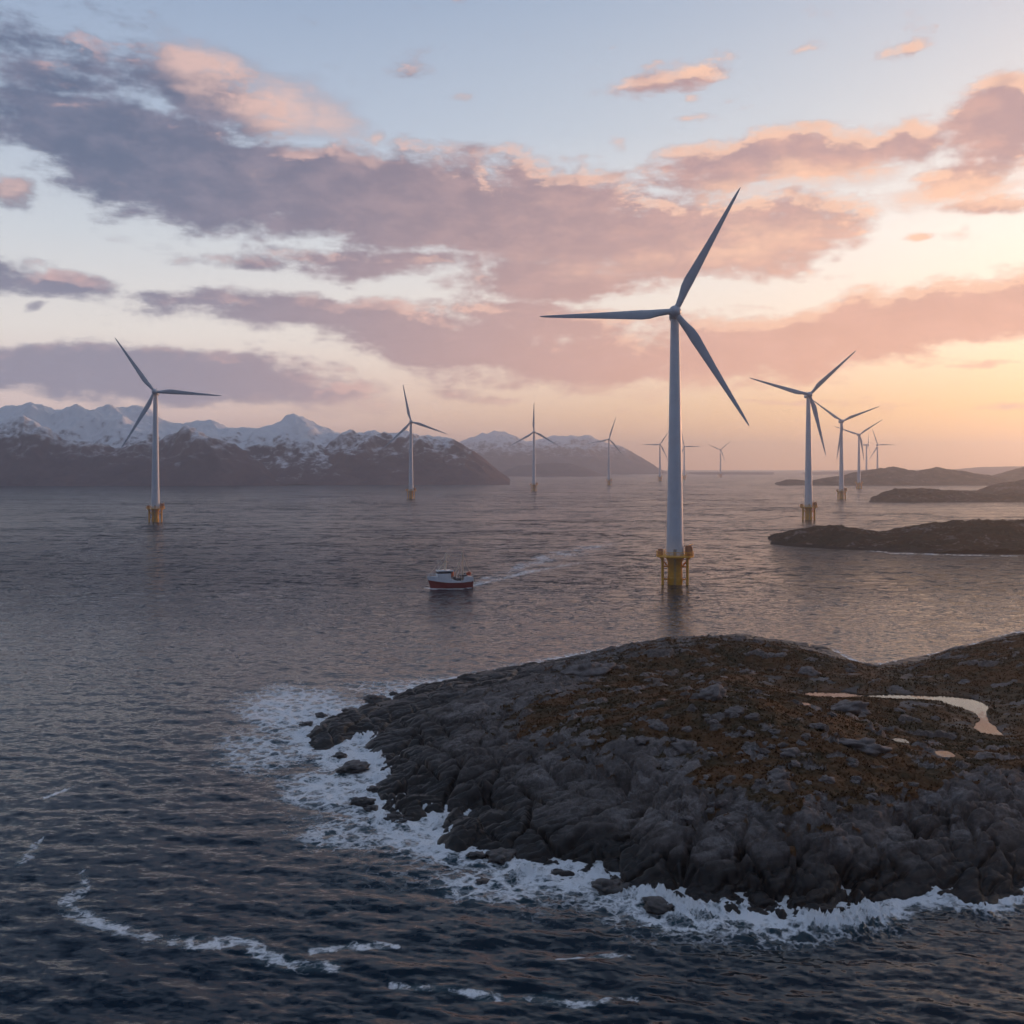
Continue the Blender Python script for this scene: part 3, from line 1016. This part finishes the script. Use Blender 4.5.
snow = m_hill('snowy fell', 46, 112)
snow2 = m_hill('snowy fell far', 110, 200)
brown = m_hill('brown fell', 60, 180)
dark = m_hill('dark fell', 400, 500)
land('mountain', [(-220, 420), (-120, 405), (-50, 418), (0, 414), (16, 410), (30, 407.5), (42, 412), (52, 417), (62, 413), (75, 411), (90, 414), (110, 410), (128, 412), (150, 413),
                  (165, 419), (185, 424), (200, 421), (215, 425), (240, 433), (262, 431), (285, 424), (297, 418.5), (308, 422), (322, 429), (345, 437), (370, 445), (400, 462), (430, 480)],
     2250, 2650, 3100, snow, 3.6, .42, 1.15, 3, det=5)
land('mountain', [(-200, 430), (-60, 425), (0, 428), (25, 420), (40, 426), (55, 436), (85, 445), (115, 449), (150, 446), (185, 430), (205, 434), (240, 450), (262, 464), (280, 484)],
     2120, 2330, 2520, brown, 3.2, .4, 1.2, 21, det=4, shore=[(0, 0), (280, 60)])
land('mountain', [(270, 484), (290, 470), (320, 450), (342, 434), (360, 433), (380, 437), (402, 436), (425, 439), (445, 441), (462, 447), (476, 455), (489, 465), (500, 474), (511, 482)],
     2270, 2560, 2900, m_hill('fell with snow top', 66, 150), 3.6, .4, 1.1, 33, det=5)
land('mountain', [(410, 478), (440, 447), (460, 443), (480, 436), (492, 432.5), (504, 436), (525, 444), (545, 441), (570, 437.5), (590, 439), (610, 446), (628, 450), (645, 460), (660, 469), (680, 477)],
     5000, 5900, 6800, snow2, 8.0, .42, 1.1, 43, det=9)
land('hill', [(480, 480), (500, 473), (520, 466), (545, 463), (570, 464), (590, 470), (610, 477)], 3900, 4200, 4500, dark, 7, .3, 1, 57)
land('far_shore', [(650, 476), (680, 473.5), (700, 472.5), (740, 472), (790, 473.5), (840, 471), (870, 469.5), (905, 470), (950, 470), (985, 467), (1060, 466), (1200, 462)],
     4700, 5600, 6500, dark, 14, .3, 1, 63)
land('far_island', [(772, 487), (778, 483.2), (790, 481), (808, 482), (818, 480.5), (840, 477), (862, 473), (880, 470), (893, 468.5), (905, 471), (918, 472), (934, 469), (948, 471), (970, 474), (990, 477), (1010, 483)],
     2180, 2400, 2650, M['skerry'], 3.0, .32, 1, 71, det=7)
land('far_island', [(985, 480), (1000, 474), (1024, 468), (1060, 462), (1150, 460), (1250, 480)], 2500, 2750, 3000, M['skerry'], 4, .3, 1, 77, det=5)
land('skerry', [(864, 502), (880, 495), (898, 490.5), (925, 490.5), (950, 492), (975, 495), (1000, 496), (1012, 494), (1024, 496), (1060, 498)],
     1200, 1290, 1390, M['skerry'], 1.2, .4, 1, 83, det=4)
land('skerry', [(976, 492), (990, 487), (1010, 483), (1040, 480), (1120, 480), (1160, 494)], 1480, 1580, 1680, M['skerry'], 1.5, .4, 1, 87, det=4)
land('skerry', [(764, 546), (769, 541), (776, 537), (790, 533), (812, 529.5), (838, 528), (860, 531.5), (880, 534.5), (900, 531), (930, 526), (960, 523.5), (1000, 522.5), (1060, 524), (1120, 540)],
     512, 585, 650, M['skerry'], .55, .45, .8, 91, det=2.2, shore=[(766, 60), (800, 32), (880, 10), (960, -12), (1100, -12)])


# ------------------------------------------------------------------ heather and grass tufts
def heather():
    rs = np.random.RandomState(8)
    m, k, b = mat('heather')
    pos = k.n('ShaderNodeNewGeometry').outputs['Position']
    c = k.mix(k.rng(k.noise(pos, .16, 5, .6), .36, .64), (.030, .026, .010, 1), (.105, .042, .011, 1))
    c = k.mix(k.rng(k.noise(pos, 1.3, 5, .7), .4, .75, 0, .6), c, (.125, .068, .022, 1))
    k.put(b.inputs['Base Color'], c)
    b.inputs['Roughness'].default_value = .9
    b.inputs['Specular IOR Level'].default_value = .2
    n = 150000
    j = rs.randint(0, IZ.shape[0], n)
    i = rs.randint(0, IZ.shape[1], n)
    x, y, z = MX[j, i], MY[j, i], IZ[j, i]
    wet = np.zeros(n, bool)
    for nm, P, z0 in pools:
        wet |= poly_sdf(x, y, P) > -.3
    cl = fbm(x / 1.7, y / 1.7, 3, 701)
    ok = (IM[j, i] > .5) & ~wet & (np.abs(x / y) < .62) & (cl > -.12)
    x, y, z, cl = x[ok], y[ok], z[ok], cl[ok]
    n = len(x)
    vs, nb = [], 5
    for q in range(nb):
        a = rs.rand(n) * 6.283
        h = (.10 + .20 * rs.rand(n)) * (.6 + 1.1 * np.clip(cl + .2, 0, 1))
        w = .05 + .08 * rs.rand(n)
        lean = .10 + .22 * rs.rand(n)
        ca, sa = np.cos(a), np.sin(a)
        vs.append(np.stack([np.stack([x - sa * w, y + ca * w, z - .05], -1), np.stack([x + sa * w, y - ca * w, z - .05], -1),
                            np.stack([x + ca * lean, y + sa * lean, z + h], -1)], 1))
    co = np.concatenate(vs).reshape(-1, 3)
    me = bpy.data.meshes.new('heather')
    me.vertices.add(len(co))
    me.vertices.foreach_set('co', co.astype(np.float32).ravel())
    nt = len(co) // 3
    me.loops.add(nt * 3)
    me.loops.foreach_set('vertex_index', np.arange(nt * 3, dtype=np.int32))
    me.polygons.add(nt)
    me.polygons.foreach_set('loop_start', np.arange(0, nt * 3, 3, dtype=np.int32))
    me.update()
    tag(link_mesh('heather', me, m), 'low brown and rust heather and grass over the top of the near island', 'heather', kind='stuff')


heather()


# ------------------------------------------------------------------ boulders and sea rocks
def rock_mesh(name, seed, flat):
    bm = bmesh.new()
    bmesh.ops.create_icosphere(bm, subdivisions=4, radius=1)
    off = Vector((seed * 7.7, seed * 3.1, seed * 1.3))
    for q in bm.verts:
        d = q.co.normalized()
        s = 1 + .30 * mnoise.noise(d * 1.3 + off) + .16 * mnoise.noise(d * 2.9 + off) + .07 * mnoise.noise(d * 6.5 + off)
        c = mnoise.voronoi(d * 1.7 + off)[0]
        s -= .55 * max(0, .24 - (c[1] - c[0]))
        s *= 1 + .10 * math.floor(mnoise.noise(d * 1.9 - off) * 3)
        q.co = Vector((d.x * s, d.y * s * .85, d.z * s * flat))
    for f in bm.faces:
        f.smooth = True
    me = bpy.data.meshes.new(name)
    bm.to_mesh(me)
    bm.free()
    return me


rockm = [rock_mesh('boulder', i, .62 + .05 * (i % 4)) for i in range(7)]
for me in rockm:
    me.materials.append(M['boulder'])
BIG = [(712, 697, 27, 'broad pale boulder on the top of the near dome of the island'),
       (735, 713, 19, 'rounded grey boulder just right below the dome top boulder'),
       (753, 718, 14, 'small grey boulder on the slope right of the dome top boulders'),
       (659, 728, 17, 'pale boulder alone on the left flank of the heath dome'),
       (641, 742, 16, 'leftmost grey boulder on the rim of the heath dome'),
       (686, 748, 23, 'low wide boulder above the row of small stones on the dome'),
       (671, 767, 19, 'grey boulder resting where the heath meets the left rock slope'),
       (792, 755, 21, 'cracked grey boulder in the middle of the brown heath'),
       (776, 777, 21, 'tall pale boulder at the lower edge of the brown heath'),
       (827, 781, 14, 'flat pale stone standing alone in the lower heath'),
       (809, 674, 20, 'grey boulder in the heath of the back ridge above the tarn'),
       (846, 709, 38, 'large dark boulder beside the near bank of the tarn'),
       (864, 748, 44, 'long sloping bare rock slab facing right below the tarn'),
       (873, 798, 13, 'small round pale stone below the sloping slab'),
       (587, 672, 44, 'large flat grey rock on the skyline at the left of the back ridge')]
rr = random.Random(11)


def boulder(px, py, w, label, group=None, sink=.28, name='boulder', i=None):
    g = ground_at(px, py)
    if g is None:
        return
    r = w / 1024 * g[1] * .5
    o = bpy.data.objects.new(name, rockm[rr.randrange(7) if i is None else i])
    COL.objects.link(o)
    o.location = (g[0], g[1], hz(g[0], g[1]) + r * (.0 if w > 30 else .04))
    o.rotation_euler = (rr.uniform(-.2, .2), rr.uniform(-.2, .2), rr.uniform(-.5, .5) + (math.pi if rr.random() < .5 else 0))
    o.scale = (r * 1.12, r * rr.uniform(.95, 1.2), r * (rr.uniform(.85, 1.1) if w < 30 else .62))
    tag(o, label, 'boulder', group)


for (px, py, w, lb) in BIG:
    boulder(px, py, w, lb)
for i in range(75):
    px = rr.gauss(745, 95)
    py = rr.uniform(715, 830)
    if not 600 < px < 1000:
        continue
    boulder(px, py, rr.uniform(4, 11) * (1.25 if rr.random() < .15 else 1), 'small grey stone half sunk in the brown heath of the near island', 'small stones scattered on the heath')
SEA = [(307, 724, 13, 'lone dark rock at the outer left end of the surf'), (375, 701, 22, 'long low wet rock off the back of the left tip'),
       (394, 694, 9, 'tiny wet rock farthest behind the left tip'), (353, 713, 20, 'low wet rock beside the back shore of the left tip'),
       (354, 769, 32, 'biggest black rock in the surf, below the left tip'), (378, 790, 20, 'wet rock close to the shore under the biggest surf rock'),
       (361, 803, 22, 'pointed black rock in the foam of the small cove'), (372, 808, 14, 'small black rock touching the pointed cove rock'),
       (395, 820, 26, 'wet rock at the mouth of the foaming inlet'), (322, 716, 12, 'small round rock standing off the back of the left tip'), (318, 744, 16, 'dark rock in the notch just below the outer left tip'), (340, 756, 15, 'black rock between the left tip and the biggest surf rock'),
       (478, 855, 18, 'dark rock at the foot of the left slabs'),
       (499, 857, 27, 'wide wet rock at the foot of the left slabs, in breaking foam'), (484, 881, 13, 'small rock alone in the lace of foam in front of the slabs'),
       (609, 888, 32, 'flat dark rock washed by foam at the foot of the near cliff'), (661, 907, 32, 'low black rock in white surf under the near cliff'),
       (640, 884, 12, 'small black rock tucked between surf and near cliff')]
for i, (px, py, w, lb) in enumerate(SEA):
    x, y = at(px, py, .3)
    r = w / 1024 * y * .5
    o = bpy.data.objects.new('sea_rock', rockm[i % 7])
    COL.objects.link(o)
    o.location = (x, y, .2 * r)
    o.rotation_euler = (rr.uniform(-.15, .15), rr.uniform(-.15, .15), rr.uniform(-.4, .4))
    o.scale = (r * 1.1, r * rr.uniform(.8, 1.5), r * rr.uniform(.55, .9))
    tag(o, lb, 'sea rock', 'wet rocks in the surf')


# ------------------------------------------------------------------ wind turbines
HUB_H, ROT_R = 100.0, 51.3


def blade_mesh():
    prof = [(1.2, 2.2, 1.0, 0), (3.0, 2.2, 1.0, 8), (6.0, 2.7, .66, 14), (9.5, 3.5, .40, 15), (12.5, 3.75, .30, 13), (18, 3.2, .25, 9), (26, 2.5, .21, 5.5), (34, 1.9, .19, 3), (42, 1.35, .17, 1),
            (47, .95, .16, 0), (49.8, .6, .16, 0), (51.0, .28, .16, 0), (51.3, .06, .2, 0)]
    n = 18
    vs, fs = [], []
    for (r, c, th, tw) in prof:
        circ = 1 - min(1, max(0, (r - 2.5) / 7))
        for i in range(n):
            a = 2 * math.pi * i / n
            x = math.cos(a)                               # +1 leading edge
            yy = math.sin(a) * th * .5 * c
            yy *= circ + (1 - circ) * (.35 + .65 * (.5 + .5 * x) ** .6)
            cx = (x * .5 - .22 * (1 - circ)) * c
            t = R(tw)
            bend = -1.6 * (r / 51) ** 2
            vs.append((cx * math.cos(t) - yy * math.sin(t), cx * math.sin(t) + yy * math.cos(t) + bend, r * .968))
    for j in range(len(prof) - 1):
        for i in range(n):
            i2 = (i + 1) % n
            fs.append((j * n + i, j * n + i2, (j + 1) * n + i2, (j + 1) * n + i))
    fs.append(tuple(range(n)))
    fs.append(tuple((len(prof) - 1) * n + i for i in range(n - 1, -1, -1)))
    b = MB()
    b.add(vs, fs)
    return b


def make_turbine():
    root = empty('wind_turbine', (0, 0, 0))
    DK = 10.6
    b = MB()
    b.lathe([(2.75, -2.5), (2.75, 1.2), (2.8, 1.3), (2.8, 2.6), (2.65, 2.7), (2.65, 8.2), (3.3, 9.6), (3.3, 10.2)], 40)
    b.build('transition_piece', M['yellow'], root)
    b = MB()
    b.lathe([(4.6, DK - .45), (6.9, DK - .35), (6.9, DK), (3.0, DK + .02)], 32, cap=False)
    pl = b.build('platform', M['yellow'], root)
    b = MB()
    for zz in (.55, 1.1, 1.6):
        b.tube([(6.75 * math.cos(a), 6.75 * math.sin(a), DK + zz) for a in np.linspace(0, 2 * math.pi, 33)], .085, 6)
    for i in range(20):
        a = 2 * math.pi * i / 20
        b.tube([(6.75 * math.cos(a), 6.75 * math.sin(a), DK), (6.75 * math.cos(a), 6.75 * math.sin(a), DK + 1.65)], .09, 6)
    b.build('railing', M['yellow'], pl)
    for sx in (-1, 1):
        for sy in (-1, 1):
            b = MB()
            b.tube([(4.5 * sx, 1.5 * sy - .6, -2.2), (4.5 * sx, 1.5 * sy - .6, DK - .4)], .48, 12)
            b.build('boat_landing', M['yellow'], root)
            b = MB()
            b.tube([(2.6 * sx, 1.2 * sy, 6.6), (5.8 * sx, 1.7 * sy, DK - .4)], .17, 8)
            b.build('brace', M['yellow'], root)
            for zz in (1.8, 6.4):
                b = MB()
                b.tube([(2.4 * sx, .8 * sy, zz), (4.5 * sx, 1.5 * sy - .6, zz + .2)], .13, 8)
                b.build('brace', M['yellow'], root)
    b = MB()
    for sx in (-.28, .28):
        b.tube([(sx, -3.2, -1.5), (sx, -3.2, DK)], .06, 6)
    for i in range(26):
        b.tube([(-.28, -3.2, -1 + i * .45), (.28, -3.2, -1 + i * .45)], .04, 6)
    b.build('ladder', M['steel'], root)
    b = MB()
    prof = [(3.15 - (3.15 - 1.62) * t, DK + .02 + (HUB_H - 2.3 - DK) * t) for t in np.linspace(0, 1, 12)]
    b.lathe(prof, 48)
    for t in (.3, .62):
        r, zz = 3.15 - (3.15 - 1.62) * t, DK + (HUB_H - 2.3 - DK) * t
        b.lathe([(r - .05, zz - .2), (r + .035, zz - .16), (r + .035, zz + .1), (r - .05, zz + .14)], 48, cap=False)
    tw = b.build('tower', M['tower'], root)
    b = MB()
    b.box(0, -3.13, DK + 1.35, 1.1, .16, 2.3, bev=.04)
    b.build('door', M['steel'], tw)
    b = MB()
    b.box(5.0, -.6, DK + 1.75, 2.7, 2.6, 3.3, bev=.12)
    b.box(5.0, -.6, DK + 3.5, 2.0, 2.0, .5, bev=.06)
    b.build('equipment_cabin', M['rust'], root)
    b = MB()
    b.tube([(3.9, 1.9, DK), (3.9, 1.9, DK + 3.4)], .2, 10)
    b.tube([(3.9, 1.9, DK + 3.2), (6.6, 1.2, DK + 4.2)], .15, 8, .1)
    b.tube([(3.9, 1.9, DK + 1.9), (5.3, 1.55, DK + 3.7)], .09, 8)
    b.build('davit_crane', M['yellow'], root)
    b = MB()
    b.box(-5.3, .2, DK + 1.2, 1.8, 2.0, 2.3, bev=.08)
    b.build('service_locker', M['rust'], root)
    # nacelle and rotor: the axis lies along -Y
    b = MB()
    secs = [(-2.3, 1.75, 1.8), (-1.6, 2.05, 2.1), (0, 2.2, 2.25), (5.5, 2.2, 2.25), (8.0, 1.95, 2.0), (8.8, 1.3, 1.4)]
    vs, fs, n = [], [], 24
    for (yy, hw, hh) in secs:
        for i in range(n):
            a = 2 * math.pi * i / n
            p = 2 / 4.5
            vs.append((hw * math.copysign(abs(math.cos(a)) ** p, math.cos(a)), yy, HUB_H + hh * math.copysign(abs(math.sin(a)) ** p, math.sin(a))))
    for j in range(len(secs) - 1):
        for i in range(n):
            i2 = (i + 1) % n
            fs.append((j * n + i, j * n + i2, (j + 1) * n + i2, (j + 1) * n + i))
    fs += [tuple(range(n)), tuple((len(secs) - 1) * n + i for i in range(n - 1, -1, -1))]
    b.add(vs, fs)
    na = b.build('nacelle', M['tower'], root)
    b = MB()
    b.tube([(0, 7.0, HUB_H + 2.1), (0, 7.0, HUB_H + 4.0)], .07, 6)
    b.tube([(-.6, 7.0, HUB_H + 3.4), (.6, 7.0, HUB_H + 3.4)], .05, 6)
    b.build('wind_vane', M['steel'], na)
    b = MB()
    pr = [(1.9, 2.2), (2.25, 1.4), (2.3, .4), (2.15, -.6), (1.75, -1.5), (1.1, -2.15), (.45, -2.45), (.05, -2.5)]
    vs, fs, n = [], [], 28
    for (r, yy) in pr:
        for i in range(n):
            a = 2 * math.pi * i / n
            vs.append((r * math.cos(a), yy, r * math.sin(a)))
    for j in range(len(pr) - 1):
        for i in range(n):
            i2 = (i + 1) % n
            fs.append((j * n + i, j * n + i2, (j + 1) * n + i2, (j + 1) * n + i))
    fs += [tuple(range(n)), tuple((len(pr) - 1) * n + i for i in range(n - 1, -1, -1))]
    b.add(vs, fs)
    hb = b.build('hub', M['blade'], root)
    hb.location = (0, -4.6, HUB_H)
    bm0 = blade_mesh().build('blade', M['blade'], root, angle=60)
    bm0.location = (0, -4.6, HUB_H)
    for _ in range(2):
        c = bm0.copy()
        COL.objects.link(c)
    return root


proto = make_turbine()
GR = 'offshore wind turbines in the sound'
TURB = [(675, 378, (62, 181, 302), -9, 'nearest and by far the largest wind turbine, on a yellow base with braced legs'),
        (155.5, 788, (125, -3, 241), 12, 'wind turbine on the far left before the snowy mountains, one blade level to the right'),
        (808.5, 819, (44, 164, 284), -4, 'large wind turbine behind the low skerry, the front one of the right row'),
        (411, 1330, (102, -19, 224), 6, 'wind turbine left of the boat before the brown mountain with a snowy top'),
        (841.5, 1313, (22, 144, 261), -4, 'wind turbine second in the right row, just right of the front one'),
        (534, 1735, (90, -30, 210), 0, 'wind turbine with one blade straight up before the pale far mountain'),
        (859, 1896, (34, 161, 279), -4, 'third wind turbine of the right row, overlapped by blades of the second'),
        (609, 2226, (73, 191, 310), 0, 'small wind turbine at the right slope of the pale far mountain'),
        (660, 2790, (56, 180, 296), 0, 'small hazy wind turbine just left of the tower of the nearest turbine'),
        (684.3, 3150, (0, 102, 240), 0, 'faint wind turbine peeping out from behind the right edge of the nearest tower'),
        (720.5, 3790, (41, 157, 290), 0, 'tiniest hazy wind turbine standing alone right of the nearest tower'),
        (866.5, 2850, (95, 215, 335), 80, 'hazy wind turbine seen edge on behind the third turbine of the right row'),
        (877.5, 2870, (110, 0, 238), 0, 'rightmost hazy wind turbine, rising behind the far brown island')]
for i, (px, depth, ang, yaw, lb) in enumerate(TURB):
    o = proto if i == 0 else copy_tree(proto)
    x, y = at_d(px, depth)
    o.location = (x, y, 0)
    o.rotation_euler = (0, 0, R(yaw))
    tag(o, lb, 'wind turbine', GR)
    bl = [c for c in o.children if c.name.split('.')[0] == 'blade']
    for c, a in zip(bl, ang):
        c.rotation_euler = (0, R(90 - a), 0)


# ------------------------------------------------------------------ fishing boat
def make_boat():
    root = empty('fishing_boat', (0, 0, 0))
    L, n = 15.2, 26
    st = []
    for j in range(n):
        t = j / (n - 1)                                    # 0 stern .. 1 bow (towards -X)
        x = L * (.5 - t)
        bw = 2.5 * (1 - max(0, (t - .52) / .48) ** 2.3) * (.82 + .18 * min(1, t / .25))
        red = 1.85 + 1.0 * max(0, (t - .45) / .55) ** 1.8 + .35 * max(0, (.25 - t) / .25)
        top = 2.6 + 1.15 * max(0, (t - .42) / .16 if t < .58 else 1) + .55 * max(0, (t - .6) / .4) + (1.1 if t < .18 else 1.1 * max(0, (.26 - t) / .08))
        st.append((x, max(bw, .05), red, top, t))

    def shell(lo, hi, flare_lo, flare_hi):
        b = MB()
        vs, fs = [], []
        for (x, bw, red, top, t) in st:
            for s in (-1, 1):
                for q in (0, .5, 1):
                    z = lo(red, top) + (hi(red, top) - lo(red, top)) * q
                    rake = -.34 * max(0, t - .7) / .3 * max(0, z)
                    f = flare_lo + (flare_hi - flare_lo) * q
                    vs.append((x + rake, s * bw * f, z))
        m = 6
        for j in range(n - 1):
            o = j * m
            for a in (0, 1):
                fs.append((o + a, o + a + 1, o + m + a + 1, o + m + a))
                fs.append((o + 3 + a, o + m + 3 + a, o + m + 4 + a, o + 4 + a))
        fs.append((0, 1, 2, 5, 4, 3))
        b.add(vs, fs)
        return b
    shell(lambda r, t: -1.2, lambda r, t: r, .72, .97).build('hull', M['red_hull'], root)
    shell(lambda r, t: r + .002, lambda r, t: t, .975, 1.0).build('bulwark', M['white_hull'], root)
    b = MB()
    vs = [(x, s * bw * .95, 2.0) for (x, bw, red, top, t) in st for s in (-1, 1)]
    b.add(vs, [(2 * j, 2 * j + 2, 2 * j + 3, 2 * j + 1) for j in range(n - 1)])
    b.build('deck', M['deck'], root, smooth=False)
    b = MB()                                               # shelter deck over the bow
    sel = [q for q in st if q[4] > .57]
    vs = [(x - .34 * max(0, t - .7) / .3 * (top - .12), s * bw * .98, top - .12) for (x, bw, red, top, t) in sel for s in (-1, 1)]
    b.add(vs, [(2 * j, 2 * j + 2, 2 * j + 3, 2 * j + 1) for j in range(len(sel) - 1)])
    b.box(-.95, 0, 2.9, .12, 4.4, 1.8)
    b.build('shelter_deck', M['white_hull'], root, smooth=False)
    b = MB()
    b.box(-3.0, 0, 4.85, 5.0, 3.7, 2.5, .95, .12)
    wh = b.build('wheelhouse', M['white_hull'], root)
    b = MB()
    b.box(-3.0, 0, 5.5, 4.98, 3.68, .62, .985, .05)
    b.build('window_band', M['glass'], wh)
    b = MB()
    b.box(-2.9, 0, 6.16, 5.3, 4.0, .16, 1, .05)
    b.build('roof', M['white_hull'], wh)
    b = MB()
    b.tube([(-2.4, -.5, 6.2), (-2.0, 0, 12.2)], .36, 8, .26)
    b.tube([(-2.4, .5, 6.2), (-2.0, 0, 12.2)], .36, 8, .26)
    b.tube([(-5.0, 0, 6.2), (-2.15, 0, 9.6)], .17, 6)
    b.tube([(-3.4, -.9, 9.1), (-1.0, .9, 9.1)], .14, 6)
    for q in range(5):
        zz = 6.2 + q * .75
        b.tube([(-4.6 + q * .56, -.5, zz), (-2.25, .2, zz + .5)], .09, 6)
    b.tube([(-2.1, 0, 10.6), (-.4, 0, 11.3)], .11, 6)
    b.box(-2.2, 0, 8.2, .9, 1.0, .5, bev=.08)
    b.build('mast', M['cream'], root)
    b = MB()
    b.box(-2.15, 0, 9.9, .28, 1.9, .22, bev=.05)
    b.build('radar', M['white_hull'], root)
    b = MB()
    b.tube([(4.1, 0, 2.0), (4.0, 0, 12.6)], .34, 8, .22)
    b.tube([(3.6, -1, 6.4), (4.5, 1, 6.4)], .08, 6)
    b.build('mast', M['cream'], root)
    b = MB()
    b.tube([(1.5, .2, 5.0), (3.3, .1, 9.4)], .26, 8, .2)
    b.tube([(3.3, .1, 9.4), (4.0, 0, 10.6)], .04, 6)
    b.tube([(1.5, .2, 2.0), (1.5, .2, 5.2)], .16, 8)
    b.build('boom', M['cream'], root)
    b = MB()
    b.lathe([(.75, 3.9), (.85, 4.4), (.85, 5.5), (.6, 6.1), (.2, 6.3)], 16, -.1, -.4)
    b.build('net_drum', M['orange'], root)
    b = MB()
    b.box(2.0, .2, 2.6, 2.6, 2.6, 1.2, .9, .1)
    b.tube([(.9, -1.3, 3.4), (.9, 1.3, 3.4)], .45, 12)
    b.build('winch', M['dark'], root)
    b = MB()
    b.box(5.6, 0, 2.9, 2.8, 4.2, 2.0, 1, .1)
    b.build('stern_house', M['white_hull'], root)
    b = MB()
    b.box(4.2, 0, 4.25, 2.4, 3.8, .3, 1, .06)
    b.tube([(3.0, -1.7, 2.2), (3.0, -1.7, 4.2)], .1, 6)
    b.tube([(3.0, 1.7, 2.2), (3.0, 1.7, 4.2)], .1, 6)
    b.build('gantry', M['dark'], root)
    b = MB()
    b.lathe([(.1, 4.1), (.6, 4.25), (.75, 4.8), (.55, 5.4), (.1, 5.55)], 14, 6.3, -.9)
    b.lathe([(.1, 4.1), (.5, 4.2), (.6, 4.6), (.45, 5.0), (.1, 5.1)], 14, 6.2, .7)
    b.build('buoy', M['orange'], root)
    b = MB()
    b.tube([(-2.0, 0, 12.0), (4.0, 0, 11.6)], .045, 5)
    b.tube([(-2.0, 0, 11.8), (-8.4, 0, 4.6)], .045, 5)
    b.tube([(4.0, 0, 12.2), (7.2, 0, 4.0)], .045, 5)
    b.tube([(4.0, 0, 10.0), (3.2, 2.0, 4.2)], .045, 5)
    b.tube([(4.0, 0, 10.0), (3.2, -2.0, 4.2)], .045, 5)
    b.build('rigging', M['cream'], root)
    b = MB()
    b.tube([(-4.6, 1.2, 6.2), (-4.7, 1.2, 9.6)], .05, 5)
    b.build('antenna', M['white_hull'], root)
    b = MB()
    b.tube([(-1.0, -1.3, 5.95), (.3, -1.3, 5.95)], .36, 10)
    b.build('life_raft', M['white_hull'], root)
    b = MB()
    for s in (-1, 1):
        pts = [(x - .34 * max(0, t - .7) / .3 * top, s * bw * .97, top + .75) for (x, bw, red, top, t) in st if t > .62]
        b.tube(pts, .045, 6)
        for p in pts[::2]:
            b.tube([p, (p[0], p[1], p[2] - .8)], .04, 6)
    b.build('railing', M['white_hull'], root)
    return root


boat = make_boat()
bx, by = at(451.5, 587.6)
boat.location = (bx, by, .1)
boat.rotation_euler = (0, 0, R(16))
tag(boat, 'small fishing boat with dark red hull and white wheelhouse, trailing a pale wake', 'fishing boat')

# ------------------------------------------------------------------ haze
HAZE = 1.6e-4
hb = MB()
hb.box(0, 4400, 121, 19600, 9800, 250)
hm = bpy.data.materials.new('haze')
hm.use_nodes = True
ht = hm.node_tree
ht.nodes.clear()
ho = ht.nodes.new('ShaderNodeOutputMaterial')
pv = ht.nodes.new('ShaderNodeVolumePrincipled')
pv.inputs['Color'].default_value = (.82, .88, 1.0, 1)
pv.inputs['Density'].default_value = HAZE
pv.inputs['Anisotropy'].default_value = .68
ht.links.new(pv.outputs[0], ho.inputs['Volume'])
haze = hb.build('haze', hm, smooth=False)
tag(haze, kind='stuff')
